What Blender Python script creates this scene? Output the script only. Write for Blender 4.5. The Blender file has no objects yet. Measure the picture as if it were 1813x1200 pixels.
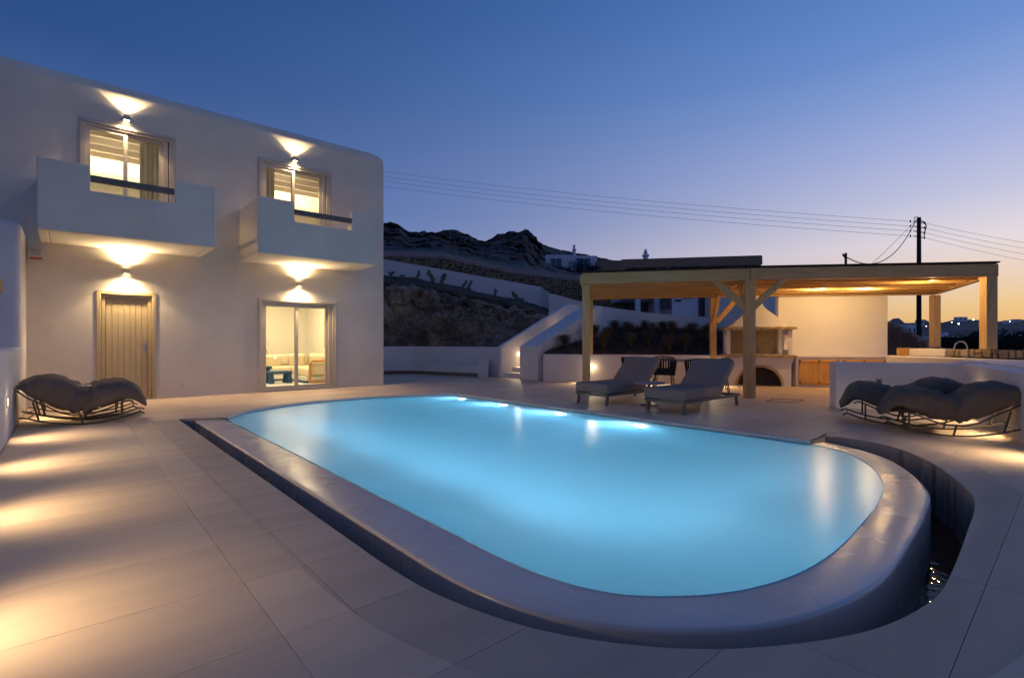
import bpy, bmesh, math, random
from mathutils import Vector, Matrix, noise
random.seed(7)
sc = bpy.context.scene
col = sc.collection
R = math.radians

# ------------------------------------------------------------------ camera, sky, exposure
F, CX, CY, EYE = 893.0, 906.5, 605.0, 1.2          # photograph's focal length and horizon in pixels, eye height in metres
YAW = R(41.4)
SX, SY = math.cos(YAW), math.sin(YAW)
cam = bpy.data.cameras.new('camera')
cam_o = bpy.data.objects.new('camera', cam); col.objects.link(cam_o); sc.camera = cam_o
cam.sensor_width = 36; cam.lens = 36 * F / 1813; cam.shift_y = 5 / 1813
cam.clip_start = 0.05; cam.clip_end = 12000
cam_o.location = (0, 0, EYE); cam_o.rotation_euler = (math.pi / 2, 0, -YAW)

world = bpy.data.worlds.new("World"); sc.world = world; world.use_nodes = True
def build_sky():
    nt = world.node_tree; N = nt.nodes; L = nt.links
    bg = N['Background']
    def n(t, **k):
        x = N.new(t)
        for a, b in k.items(): setattr(x, a, b)
        return x
    def math_(op, a, b=None, clamp=False):
        x = n('ShaderNodeMath', operation=op); x.use_clamp = clamp
        for i, s in enumerate((a, b)):
            if s is None: continue
            if isinstance(s, (int, float)): x.inputs[i].default_value = s
            else: L.new(s, x.inputs[i])
        return x.outputs[0]
    tc = n('ShaderNodeTexCoord'); sp = n('ShaderNodeSeparateXYZ'); L.new(tc.outputs['Generated'], sp.inputs[0])
    el = math_('DIVIDE', math_('ARCSINE', sp.outputs[2]), R(60), True)          # elevation, 0 at horizon, 1 at 60 degrees
    az = YAW + R(55)                                                            # afterglow direction
    hor = math_('SQRT', math_('ADD', math_('MULTIPLY', sp.outputs[0], sp.outputs[0]), math_('ADD', math_('MULTIPLY', sp.outputs[1], sp.outputs[1]), 1e-6)))
    dt = math_('DIVIDE', math_('ADD', math_('MULTIPLY', sp.outputs[0], math.sin(az)), math_('MULTIPLY', sp.outputs[1], math.cos(az))), hor)
    base = math_('MULTIPLY', math_('ADD', dt, 1.0), 0.5, True)
    mr = n('ShaderNodeMapRange'); L.new(el, mr.inputs[0])
    mr.inputs[1].default_value = 14 / 60; mr.inputs[2].default_value = 25 / 60; mr.inputs[3].default_value = 6; mr.inputs[4].default_value = 3
    s = math_('POWER', base, mr.outputs[0], True)
    def ramp(stops):
        r = n('ShaderNodeValToRGB'); r.color_ramp.interpolation = 'B_SPLINE' if False else 'EASE'
        r.color_ramp.interpolation = 'LINEAR'
        e = r.color_ramp.elements
        while len(e) < len(stops): e.new(0.5)
        for i, (p, c) in enumerate(stops): e[i].position = p / 60; e[i].color = (*c, 1)
        L.new(el, r.inputs[0]); return r.outputs[0]
    A = ramp([(0, (.85, .43, .13)), (2.4, (.89, .55, .215)), (3.3, (.90, .61, .285)), (5.5, (.87, .67, .50)), (8.6, (.82, .73, .75)),
              (12.5, (.57, .58, .76)), (17, (.385, .45, .745)), (21.5, (.235, .35, .68)), (25, (.155, .28, .63)), (33, (.085, .20, .52)), (60, (.03, .09, .28))])
    B = ramp([(0, (.27, .23, .38)), (5, (.22, .22, .42)), (8.7, (.15, .195, .43)), (12.5, (.095, .17, .41)), (16, (.07, .145, .375)), (25, (.018, .063, .213)), (33, (.015, .055, .19)), (60, (.012, .045, .16))])
    mx = n('ShaderNodeMix', data_type='RGBA'); L.new(s, mx.inputs[0]); L.new(B, mx.inputs[6]); L.new(A, mx.inputs[7])
    L.new(mx.outputs[2], bg.inputs[0]); bg.inputs[1].default_value = 1.0
build_sky()

vs = sc.view_settings
vs.view_transform = 'Standard'; vs.look = 'None'; vs.exposure = 0; vs.gamma = 1; vs.use_curve_mapping = False
sc.render.engine = 'CYCLES'
cy = sc.cycles
cy.use_denoising = True
try: cy.denoiser = 'OPENIMAGEDENOISE'
except Exception: pass
cy.max_bounces = 8; cy.diffuse_bounces = 4; cy.glossy_bounces = 4; cy.transmission_bounces = 6; cy.transparent_max_bounces = 16
cy.sample_clamp_indirect = 4; cy.caustics_reflective = False; cy.caustics_refractive = False
cy.use_light_tree = True

# ------------------------------------------------------------------ helpers
def C(r, d, z=0.0):                     # metres right of / ahead of the camera -> world
    return Vector((r * SX + d * SY, -r * SY + d * SX, z))
def W(px, py, d):                       # pixel + distance ahead -> world
    return C((px - CX) / F * d, d, EYE + (CY - py) * d / F)
def WX(px, d, z): return C((px - CX) / F * d, d, z)

MW = {}
def link(o, parent=None):
    col.objects.link(o)
    if parent is not None: o.parent = parent
    return o
def tag(o, label=None, cat=None, group=None, kind=None):
    if label: o['label'] = label
    if cat: o['category'] = cat
    if group: o['group'] = group
    if kind: o['kind'] = kind
    return o
def thing(name, label, cat, loc=(0, 0, 0), rz=0.0, group=None):
    o = bpy.data.objects.new(name, None); link(o)
    o.empty_display_size = 0.1
    o.location = loc; o.rotation_euler = (0, 0, rz)
    MW[o.name] = Matrix.Translation(Vector(loc)) @ Matrix.Rotation(rz, 4, 'Z')
    return tag(o, label, cat, group)
def root_of(o):
    while o.parent is not None: o = o.parent
    return o
def copy_tree(o, parent=None):
    c = o.copy(); link(c)
    c.parent = parent
    for ch in [x for x in bpy.data.objects if x.parent == o]: copy_tree(ch, c)
    return c

class MB:
    def __init__(s): s.v = []; s.f = []
    def add(s, vs_, fs):
        k = len(s.v); s.v += [Vector(p) for p in vs_]; s.f += [tuple(i + k for i in f) for f in fs]; return s
    def hexa(s, p):                                     # 8 points: bottom 4 ccw, top 4 ccw
        return s.add(p, [(3, 2, 1, 0), (4, 5, 6, 7), (0, 1, 5, 4), (1, 2, 6, 5), (2, 3, 7, 6), (3, 0, 4, 7)])
    def bb(s, x0, x1, y0, y1, z0, z1):
        return s.hexa([(x0, y0, z0), (x1, y0, z0), (x1, y1, z0), (x0, y1, z0), (x0, y0, z1), (x1, y0, z1), (x1, y1, z1), (x0, y1, z1)])
    def box(s, c, sz, rz=0.0, m=None):
        m = (Matrix.Translation(Vector(c)) @ Matrix.Rotation(rz, 4, 'Z')) if m is None else m
        x, y, z = (q / 2 for q in sz)
        return s.hexa([m @ Vector(p) for p in ((-x, -y, -z), (x, -y, -z), (x, y, -z), (-x, y, -z), (-x, -y, z), (x, -y, z), (x, y, z), (-x, y, z))])
    def beam(s, p, q, w, h):                            # bar from p to q, w across, h upright
        p, q = Vector(p), Vector(q); a = (q - p).normalized()
        side = a.cross(Vector((0, 0, 1)))
        side = Vector((1, 0, 0)) if side.length < 1e-4 else side.normalized()
        up = side.cross(a).normalized(); side = side * w / 2; up = up * h / 2
        return s.hexa([p - side - up, p + side - up, q + side - up, q - side - up, p - side + up, p + side + up, q + side + up, q - side + up])
    def prism(s, poly, z0, z1):
        n = len(poly)
        ar = sum(poly[i][0] * poly[(i + 1) % n][1] - poly[(i + 1) % n][0] * poly[i][1] for i in range(n))
        if ar < 0: poly = poly[::-1]
        v = [(p[0], p[1], z0) for p in poly] + [(p[0], p[1], z1) for p in poly]
        return s.add(v, [tuple(range(n - 1, -1, -1)), tuple(range(n, 2 * n))] + [(i, (i + 1) % n, n + (i + 1) % n, n + i) for i in range(n)])
    def extrude(s, poly, off):                          # 3D polygon extruded by a vector
        n = len(poly); off = Vector(off)
        v = [Vector(p) for p in poly] + [Vector(p) + off for p in poly]
        return s.add(v, [tuple(range(n - 1, -1, -1)), tuple(range(n, 2 * n))] + [(i, (i + 1) % n, n + (i + 1) % n, n + i) for i in range(n)])
    def tube(s, pts, r, n=8):
        pts = [Vector(p) for p in pts]; rings = []
        rr = r if isinstance(r, (list, tuple)) else [r] * len(pts)
        prev = None
        for i, p in enumerate(pts):
            t = (pts[min(i + 1, len(pts) - 1)] - pts[max(i - 1, 0)]).normalized()
            if prev is None:
                u = t.cross(Vector((0, 0, 1)))
                if u.length < 1e-3: u = t.cross(Vector((1, 0, 0)))
            else: u = prev - t * prev.dot(t)
            u.normalize(); prev = u; w = t.cross(u)
            rings.append([p + (u * math.cos(a) + w * math.sin(a)) * rr[i] for a in (2 * math.pi * k / n for k in range(n))])
        v = [q for g in rings for q in g]; m = len(rings)
        f = [(i * n + k, i * n + (k + 1) % n, (i + 1) * n + (k + 1) % n, (i + 1) * n + k) for i in range(m - 1) for k in range(n)]
        f += [tuple(range(n - 1, -1, -1)), tuple((m - 1) * n + k for k in range(n))]
        return s.add(v, f)
    def lathe(s, prof, c, n=20):
        c = Vector(c); m = len(prof)
        v = [c + Vector((r * math.cos(2 * math.pi * k / n), r * math.sin(2 * math.pi * k / n), z)) for r, z in prof for k in range(n)]
        f = [(i * n + k, i * n + (k + 1) % n, (i + 1) * n + (k + 1) % n, (i + 1) * n + k) for i in range(m - 1) for k in range(n)]
        f += [tuple(range(n - 1, -1, -1)), tuple((m - 1) * n + k for k in range(n))]
        return s.add(v, f)
    def grid(s, fn, nu, nv):
        v = [fn(i / (nu - 1), j / (nv - 1)) for j in range(nv) for i in range(nu)]
        return s.add(v, [(j * nu + i, j * nu + i + 1, (j + 1) * nu + i + 1, (j + 1) * nu + i) for j in range(nv - 1) for i in range(nu - 1)])
    def mesh(s, name, bevel=0.0, seg=2, smooth=False, inv=None, fixn=True):
        me = bpy.data.meshes.new(name)
        vs_ = [inv @ p for p in s.v] if inv is not None else s.v
        me.from_pydata([tuple(p) for p in vs_], [], s.f); me.update()
        if bevel or fixn:
            bm = bmesh.new(); bm.from_mesh(me)
            if fixn: bmesh.ops.recalc_face_normals(bm, faces=bm.faces)
            if bevel:
                ed = [e for e in bm.edges if len(e.link_faces) == 2 and e.calc_face_angle(0) > R(28)]
                bmesh.ops.bevel(bm, geom=ed, offset=bevel, segments=seg, affect='EDGES', profile=0.5, clamp_overlap=True)
            bm.to_mesh(me); bm.free()
        if smooth: me.polygons.foreach_set('use_smooth', [True] * len(me.polygons))
        return me
    def build(s, name, mat, parent=None, bevel=0.0, seg=2, smooth=False, fixn=True, origin=None, world=True):
        inv = None
        if world and parent is not None:
            inv = MW[parent.name].inverted()
        elif origin is not None: inv = Matrix.Translation(-Vector(origin))
        me = s.mesh(name, bevel, seg, smooth, inv, fixn)
        if mat is not None: me.materials.append(mat)
        if smooth and bevel: smooth_by_angle(me)
        o = bpy.data.objects.new(name, me)
        if origin is not None and parent is None: o.location = origin
        link(o, parent)
        MW[o.name] = MW[parent.name].copy() if parent is not None else Matrix.Translation(o.location)
        return o
def smooth_by_angle(me, ang=R(40)):
    bm = bmesh.new(); bm.from_mesh(me)
    for e in bm.edges: e.smooth = not (len(e.link_faces) == 2 and e.calc_face_angle(0) > ang)
    bm.to_mesh(me); bm.free()
def carve(o, cutters):                                   # boolean difference, result baked into the mesh
    for c in cutters:
        m = o.modifiers.new('b', 'BOOLEAN'); m.operation = 'DIFFERENCE'; m.solver = 'EXACT'; m.object = c
    bpy.context.view_layer.update()
    dg = bpy.context.evaluated_depsgraph_get()
    me = bpy.data.meshes.new_from_object(o.evaluated_get(dg))
    o.modifiers.clear(); old = o.data; o.data = me; me.name = o.name
    for c in cutters: bpy.data.objects.remove(c, do_unlink=True)
    return o
def cutter(mb): return mb.build('cutter', None)

def resample(pts, n):
    pts = [Vector((p[0], p[1], 0)) for p in pts]
    L = [0]
    for a, b in zip(pts, pts[1:]): L.append(L[-1] + (b - a).length)
    out = []
    for i in range(n):
        t = L[-1] * i / (n - 1); k = 0
        while k < len(L) - 2 and L[k + 1] < t: k += 1
        f = (t - L[k]) / max(L[k + 1] - L[k], 1e-9); out.append(pts[k].lerp(pts[k + 1], f))
    return out
def smooth_curve(pts, sub=6):                            # Catmull-Rom through 2D points
    P = [Vector((p[0], p[1], 0)) for p in pts]; P = [P[0] * 2 - P[1]] + P + [P[-1] * 2 - P[-2]]; out = []
    for i in range(1, len(P) - 2):
        a, b, c, d = P[i - 1:i + 3]
        for k in range(sub):
            t = k / sub
            out.append(0.5 * ((2 * b) + (c - a) * t + (2 * a - 5 * b + 4 * c - d) * t * t + (3 * b - a - 3 * c + d) * t ** 3))
    out.append(P[-2]); return out

# ------------------------------------------------------------------ materials
MATS = {}
def mat(name, base, rough=0.8, var=0.0, scale=3.0, bump=0.0, bscale=40.0, metal=0.0, stretch=None, col2=None, spec=0.3, rand=0.0, coord='Object', detail=5, rvar=0.0, contrast=None):
    m = bpy.data.materials.new(name); m.use_nodes = True; MATS[name] = m
    nt = m.node_tree; N = nt.nodes; L = nt.links; b = N['Principled BSDF']
    b.inputs['Roughness'].default_value = rough; b.inputs['Metallic'].default_value = metal
    b.inputs['Specular IOR Level'].default_value = spec
    c2 = col2 if col2 else tuple(x * (1 - var) for x in base)
    tc = N.new('ShaderNodeTexCoord'); mp = N.new('ShaderNodeMapping'); L.new(tc.outputs[coord], mp.inputs[0])
    if stretch: mp.inputs['Scale'].default_value = stretch
    b.inputs['Base Color'].default_value = (*base, 1)
    last = None
    if var or col2:
        nz = N.new('ShaderNodeTexNoise'); nz.inputs['Scale'].default_value = scale; nz.inputs['Detail'].default_value = detail; nz.inputs['Roughness'].default_value = 0.6
        L.new(mp.outputs[0], nz.inputs['Vector'])
        mr = N.new('ShaderNodeMapRange'); lo, hi = contrast or (0.3, 0.7)
        mr.inputs[1].default_value = lo; mr.inputs[2].default_value = hi
        L.new(nz.outputs[0], mr.inputs[0])
        mx = N.new('ShaderNodeMix'); mx.data_type = 'RGBA'; L.new(mr.outputs[0], mx.inputs[0])
        mx.inputs[6].default_value = (*base, 1); mx.inputs[7].default_value = (*c2, 1); last = mx.outputs[2]
        if rvar:
            m2 = N.new('ShaderNodeMapRange'); m2.inputs[3].default_value = rough - rvar; m2.inputs[4].default_value = rough + rvar
            L.new(mr.outputs[0], m2.inputs[0]); L.new(m2.outputs[0], b.inputs['Roughness'])
    if rand:
        oi = N.new('ShaderNodeObjectInfo'); m3 = N.new('ShaderNodeMapRange'); m3.inputs[3].default_value = 1 - rand; m3.inputs[4].default_value = 1 + rand
        L.new(oi.outputs['Random'], m3.inputs[0])
        hv = N.new('ShaderNodeHueSaturation'); L.new(m3.outputs[0], hv.inputs['Value'])
        if last is not None: L.new(last, hv.inputs['Color'])
        else: hv.inputs['Color'].default_value = (*base, 1)
        last = hv.outputs[0]
    if last is not None: L.new(last, b.inputs['Base Color'])
    if bump:
        n2 = N.new('ShaderNodeTexNoise'); n2.inputs['Scale'].default_value = bscale; n2.inputs['Detail'].default_value = 6
        L.new(mp.outputs[0], n2.inputs['Vector'])
        bp = N.new('ShaderNodeBump'); bp.inputs['Strength'].default_value = bump; bp.inputs['Distance'].default_value = 0.02
        L.new(n2.outputs[0], bp.inputs['Height']); L.new(bp.outputs[0], b.inputs['Normal'])
    return m
def emis(name, c, strength):
    m = bpy.data.materials.new(name); m.use_nodes = True; nt = m.node_tree
    nt.nodes.remove(nt.nodes['Principled BSDF'])
    e = nt.nodes.new('ShaderNodeEmission'); e.inputs[0].default_value = (*c, 1); e.inputs[1].default_value = strength
    nt.links.new(e.outputs[0], nt.nodes['Material Output'].inputs[0]); return m
def glassy(name, ior=1.45, rough=0.0, tint=(1, 1, 1), gain=1.0):
    m = bpy.data.materials.new(name); m.use_nodes = True; nt = m.node_tree; N = nt.nodes; L = nt.links
    N.remove(N['Principled BSDF'])
    t = N.new('ShaderNodeBsdfTransparent'); t.inputs[0].default_value = (*tint, 1)
    g = N.new('ShaderNodeBsdfGlossy'); g.inputs['Roughness'].default_value = rough
    fr = N.new('ShaderNodeFresnel'); fr.inputs[0].default_value = ior
    mx = N.new('ShaderNodeMixShader'); L.new(fr.outputs[0], mx.inputs[0]); L.new(t.outputs[0], mx.inputs[1]); L.new(g.outputs[0], mx.inputs[2])
    L.new(mx.outputs[0], N['Material Output'].inputs[0]); return m
def water_mat(name, trans, transl, ior, rough, bscale, bstr, stretch=(1, 1, 1)):
    m = bpy.data.materials.new(name); m.use_nodes = True; nt = m.node_tree; N = nt.nodes; L = nt.links
    N.remove(N['Principled BSDF'])
    tc = N.new('ShaderNodeTexCoord'); mp = N.new('ShaderNodeMapping'); mp.inputs['Scale'].default_value = stretch; L.new(tc.outputs['Object'], mp.inputs[0])
    nz = N.new('ShaderNodeTexNoise'); nz.inputs['Scale'].default_value = bscale; nz.inputs['Detail'].default_value = 3; L.new(mp.outputs[0], nz.inputs['Vector'])
    bp = N.new('ShaderNodeBump'); bp.inputs['Strength'].default_value = bstr; bp.inputs['Distance'].default_value = 0.03; L.new(nz.outputs[0], bp.inputs['Height'])
    t = N.new('ShaderNodeBsdfRefraction'); t.inputs['Color'].default_value = (*trans, 1); t.inputs['IOR'].default_value = 1.33; t.inputs['Roughness'].default_value = .025; L.new(bp.outputs[0], t.inputs['Normal'])
    tl = N.new('ShaderNodeBsdfTranslucent'); tl.inputs[0].default_value = (*transl, 1)
    m1 = N.new('ShaderNodeMixShader'); m1.inputs[0].default_value = 0.55; L.new(t.outputs[0], m1.inputs[1]); L.new(tl.outputs[0], m1.inputs[2])
    g = N.new('ShaderNodeBsdfGlossy'); g.inputs['Roughness'].default_value = rough; L.new(bp.outputs[0], g.inputs['Normal'])
    fr = N.new('ShaderNodeFresnel'); fr.inputs[0].default_value = ior; L.new(bp.outputs[0], fr.inputs['Normal'])
    mx = N.new('ShaderNodeMixShader'); L.new(fr.outputs[0], mx.inputs[0]); L.new(m1.outputs[0], mx.inputs[1]); L.new(g.outputs[0], mx.inputs[2])
    L.new(mx.outputs[0], N['Material Output'].inputs[0]); return m

plaster = mat('plaster', (.94, .83, .67), .9, var=.16, scale=.9, bump=.07, bscale=22)
plaster_white = mat('white_plaster', (.82, .75, .70), .9, var=.07, scale=1.1, bump=.07, bscale=22)
room_white = mat('room_paint', (.80, .76, .66), .9, var=.03, bump=.05)
stone_tile = mat('deck_tile', (.70, .52, .39), .6, var=.12, scale=2.2, bump=.06, bscale=60, stretch=(.5, 2.2, 1), rand=.09, spec=.2, rvar=.08)
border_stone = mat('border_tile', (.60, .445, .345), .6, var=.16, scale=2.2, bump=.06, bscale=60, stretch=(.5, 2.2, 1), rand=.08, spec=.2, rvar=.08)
grout = mat('grout', (.40, .31, .24), .9)
rim_mat = mat('wet_pool_plaster', (.74, .61, .54), .28, col2=(.66, .54, .48), scale=1.6, bump=.05, bscale=30, spec=.4, rvar=.12, stretch=(1, 1, .3))
basin_mat = mat('pool_plaster', (.60, .86, .92), .8, var=.05, scale=1)
trough_mat = mat('trough_tile', (.42, .37, .34), .35, var=.25, scale=5, spec=.5)
pine = mat('pine_timber', (.86, .54, .22), .6, col2=(.72, .42, .15), scale=2.5, bump=.08, bscale=30, stretch=(9, 9, 1.2), rand=.07, contrast=(.35, .65))
pine_h = mat('pine_beam', (.86, .54, .22), .6, col2=(.72, .42, .15), scale=2.0, bump=.06, bscale=20, stretch=(.7, .7, 12), rand=.07, contrast=(.35, .65))
pine_dark = mat('weathered_timber', (.36, .23, .15), .75, var=.25, scale=3, bump=.1, rand=.08)
pine_door = mat('cabinet_pine', (.70, .38, .12), .55, col2=(.56, .28, .08), scale=3, stretch=(8, 8, 1), bump=.06, rand=.06)
roof_felt = mat('roof_felt', (.045, .04, .04), .9, var=.2)
rail_wood = mat('grey_rail_wood', (.20, .17, .15), .7, var=.25, scale=4, stretch=(1, 6, 6))
alu = mat('champagne_aluminium', (.70, .60, .46), .45, spec=.5, var=.03)
alu_dark = mat('dark_track', (.05, .045, .04), .5)
door_paint = mat('khaki_door_paint', (.60, .46, .26), .5, var=.05, scale=6, bump=.04, rand=.03)
metal = mat('brushed_steel', (.55, .54, .52), .3, metal=1)
dark_metal = mat('bronze_metal', (.10, .085, .07), .45, metal=.6)
taupe_metal = mat('taupe_metal', (.16, .145, .13), .5, metal=.3)
bean_fabric = mat('charcoal_fabric', (.20, .16, .125), .95, var=.2, scale=9, bump=.35, bscale=160, spec=.1)
lounge_fabric = mat('taupe_fabric', (.30, .235, .205), .95, var=.07, scale=7, bump=.25, bscale=220, spec=.1)
piping_fabric = mat('piping_fabric', (.16, .14, .135), .95)
rope_dark = mat('dark_rope', (.025, .022, .022), .9, bump=.5, bscale=90)
table_top = mat('table_top', (.33, .31, .30), .55, var=.08)
brick_mat = mat('fire_brick', (.55, .40, .20), .85, col2=(.42, .29, .14), scale=9, bump=.2)
dark_plaster = mat('dark_mottled_plaster', (.22, .19, .16), .95, var=.4, scale=2)  # dark mottled plaster, inside the barbecue arch and at the porch back
rock_mat = mat('bank_rock', (.46, .33, .23), .95, col2=(.14, .105, .08), scale=.9, bump=1.0, bscale=5, detail=9, contrast=(.38, .62))
soil_mat = mat('dry_soil', (.13, .095, .065), 1, col2=(.05, .04, .03), scale=2.5, bump=.8, bscale=9, detail=8)
hill_mat = mat('hill_rock', (.16, .14, .13), .95, col2=(.04, .038, .037), scale=.22, bump=1.0, bscale=1.2, detail=10, contrast=(.35, .65))
far_mat = mat('far_hill', (.14, .115, .12), 1, col2=(.07, .062, .068), scale=.012, detail=8)
scrub_mat = mat('dark_scrub', (.018, .024, .014), .9, var=.4, scale=2)
cactus_mat = mat('cactus_green', (.15, .18, .11), .7, var=.3, scale=6, bump=.2)
grass_mat = mat('dry_grass', (.26, .185, .11), .9, var=.35, scale=8, rand=.2)
wall_stone = mat('wall_stone', (.33, .23, .14), .95, col2=(.17, .12, .08), scale=1.7, bump=.6, bscale=9, rand=.3)
wall_stone_pale = mat('pale_wall_stone', (.42, .33, .22), .95, col2=(.25, .19, .12), scale=5, bump=.6, bscale=16, rand=.3)
cap_mat = mat('wall_cap', (.42, .34, .31), .95, var=.15, scale=1)
mortar = mat('mortar', (.10, .075, .05), 1, var=.2)
black_metal = mat('black_metal', (.02, .02, .02), .5)
pole_wood = mat('pole_wood', (.05, .035, .03), .9, var=.3, scale=6)
wire_mat = mat('wire', (.20, .18, .22), .6)
glass = glassy('window_glass', 1.35)
far_white = mat('far_white_wall', (.72, .74, .78), .9, var=.05)
shutter_mat = mat('blue_shutter', (.10, .17, .24), .6)
curtain_mat = mat('linen_curtain', (.75, .72, .62), .95)
_nt = curtain_mat.node_tree; _tl = _nt.nodes.new('ShaderNodeBsdfTranslucent'); _tl.inputs[0].default_value = (.80, .76, .66, 1)
_mx = _nt.nodes.new('ShaderNodeMixShader'); _mx.inputs[0].default_value = .5
_nt.links.new(_nt.nodes['Principled BSDF'].outputs[0], _mx.inputs[1]); _nt.links.new(_tl.outputs[0], _mx.inputs[2]); _nt.links.new(_mx.outputs[0], _nt.nodes['Material Output'].inputs[0])
beam_white = mat('painted_beam', (.50, .43, .34), .8)
sofa_mat = mat('cream_sofa', (.66, .57, .40), .95, var=.05, bump=.15, bscale=80)
oak = mat('orange_oak', (.50, .22, .05), .5, var=.2, scale=5)
blue_wood = mat('blue_painted_wood', (.02, .065, .15), .5, var=.2)
WARM = (1.0, .75, .42)
bulb = emis('lamp_lens', (1, .83, .52), 14)
pool_bulb = emis('pool_lens', (.85, .97, 1), 30)

def spot(name, parent, loc, direction, power, size, blend, color=WARM, radius=.02):
    l = bpy.data.lights.new(name, 'SPOT'); l.energy = power; l.color = color; l.spot_size = R(size); l.spot_blend = blend; l.shadow_soft_size = radius
    o = bpy.data.objects.new(name, l); link(o, parent)
    inv = MW[parent.name].inverted()
    o.location = inv @ Vector(loc)
    o.rotation_euler = (inv.to_3x3() @ Vector(direction)).to_track_quat('-Z', 'Y').to_euler(); return o
def point(name, parent, loc, power, color=WARM, radius=.1):
    l = bpy.data.lights.new(name, 'POINT'); l.energy = power; l.color = color; l.shadow_soft_size = radius
    o = bpy.data.objects.new(name, l); link(o, parent); o.location = MW[parent.name].inverted() @ Vector(loc); return o
def area(name, parent, loc, direction, power, sx, sy, color=WARM):
    l = bpy.data.lights.new(name, 'AREA'); l.energy = power; l.color = color; l.shape = 'RECTANGLE'; l.size = sx; l.size_y = sy
    o = bpy.data.objects.new(name, l); link(o, parent); o.location = MW[parent.name].inverted() @ Vector(loc)
    o.rotation_euler = Vector(direction).to_track_quat('-Z', 'Y').to_euler(); return o

# ------------------------------------------------------------------ ground, pool and deck
ground = MB().add([(-6000, -6000, -2.6), (6000, -6000, -2.6), (6000, 6000, -2.6), (-6000, 6000, -2.6)], [(0, 1, 2, 3)]).build('ground', soil_mat)
tag(ground, 'dark dry ground around the terrace', None, None, 'structure')

front_water = [(6.75, 2.2), (6.60, 1.80), (6.05, 1.42), (5.37, 1.17), (4.70, 1.05), (4.0, 1.0), (3.35, .98), (2.87, 1.03), (2.50, 1.15), (2.22, 1.33), (2.02, 1.55), (1.91, 1.85), (1.87, 2.25), (1.88, 2.8)]
front_rim = [(7.02, 2.12), (6.93, 1.85), (6.62, 1.45), (6.07, 1.12), (5.36, .85), (4.7, .76), (3.94, .71), (3.25, .69), (2.77, .75), (2.35, .89), (2.06, 1.08), (1.80, 1.34), (1.60, 1.70), (1.51, 2.15), (1.50, 2.7)]
front_deck = [(7.28, 2.19), (7.31, 1.95), (7.12, 1.48), (6.44, 1.0), (5.5, .63), (5.0, .53), (4.3, .49), (3.6, .46), (3.15, .455), (2.9, .485), (2.62, .55), (2.37, .65), (2.11, .80), (1.87, .98), (1.66, 1.21), (1.50, 1.46), (1.39, 1.74), (1.31, 2.1), (1.285, 2.5), (1.285, 2.9)]
back_arc = [(1.92, 9.02), (2.30, 9.56), (2.9, 10.0), (3.5, 10.24), (4.2, 10.34), (4.9, 10.30), (5.6, 10.12), (6.2, 9.88), (6.75, 9.60)]
fw = smooth_curve(front_water) + [Vector((1.9, 9.02, 0))]
fr_ = smooth_curve(front_rim) + [Vector((1.5, 9.22, 0))]
fd = smooth_curve(front_deck) + [Vector((1.29, 9.33, 0))]
ba = smooth_curve(back_arc)
water_poly = smooth_curve(front_water) + ba                                   # front clockwise, left side, back arc
back_out = [Vector((p.x + (p.x - 4.2) * .012, p.y + .075, 0)) for p in ba]
hole = fd + [Vector((1.55, 9.30, 0)), Vector((1.84, 9.12, 0))] + back_out[2:-1] + [Vector((6.83, 9.64, 0)), Vector((6.83, 2.19, 0))]

def offset(c, d):
    out = []
    for i, p in enumerate(c):
        t = (c[min(i + 1, len(c) - 1)] - c[max(i - 1, 0)]).normalized()
        out.append(p + Vector((-t.y, t.x, 0)) * d)
    return out
fb = offset(fd, -.35) if offset(fd, -.35)[len(fd) // 3].y < fd[len(fd) // 3].y else offset(fd, .35)
fb[-1] = Vector((fb[-1].x, 9.33, 0))
band = fb + hole[len(fd):]
band[-1] = Vector((6.83, fb[0].y, 0)); hole2 = [Vector((6.83, fb[0].y, 0))]

pool = thing('swimming_pool', 'curved infinity pool glowing blue with a raised wet overflow rim', 'pool', (4.2, 5.5, 0))
mb = MB(); n = len(water_poly)
mb.add([(p.x, p.y, -.04) for p in water_poly] + [(p.x, p.y, -1.45) for p in water_poly], [(i, (i + 1) % n, n + (i + 1) % n, n + i) for i in range(n)] + [tuple(range(n, 2 * n))])
mb.build('basin', basin_mat, pool, fixn=False)
NP = 150
a, b = resample(fw, NP), resample(fr_, NP)
mb = MB(); prof = []
for p, q in zip(a, b):
    dirv = (q - p).normalized()
    row = [(p, -.30), (p, -.046), (p + (q - p) * .35, -.037), (p + (q - p) * .7, -.037), (q - dirv * .030, -.0375), (q - dirv * .020, -.0385), (q - dirv * .009, -.042), (q - dirv * .002, -.050), (q, -.062), (q, -.62)]
    prof.append([(v.x, v.y, z) for v, z in row])
m = len(prof[0])
mb.add([v for r_ in prof for v in r_], [(i * m + k, i * m + k + 1, (i + 1) * m + k + 1, (i + 1) * m + k) for i in range(NP - 1) for k in range(m - 1)])
for e in (0, NP - 1):
    mb.add(prof[e], [tuple(range(m))])
rimo = mb.build('overflow_rim', rim_mat, pool, smooth=True); smooth_by_angle(rimo.data, R(50))
c = resample(fd, NP)
mb = MB()
for (za, zb, L1, L2) in ((0, 0, b, c),):
    v = [(p.x, p.y, -.60) for p in L1] + [(p.x, p.y, -.60) for p in L2] + [(p.x, p.y, -.004) for p in L2]
    mb.add(v, [(i, i + 1, NP + i + 1, NP + i) for i in range(NP - 1)] + [(NP + i, NP + i + 1, 2 * NP + i + 1, 2 * NP + i) for i in range(NP - 1)])
    # end walls of the trough
    for i, e in ((0, front_water[0]), (NP - 1, (1.9, 9.02))):
        o1 = L2[i]; mb.add([(o1.x, o1.y, -.6), (e[0], e[1] + (.0 if i == 0 else .0), -.6), (e[0], e[1], -.02), (o1.x, o1.y, -.004)], [(0, 1, 2, 3)])
tro = mb.build('trough', trough_mat, pool, fixn=False, smooth=True); smooth_by_angle(tro.data, R(40))
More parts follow.
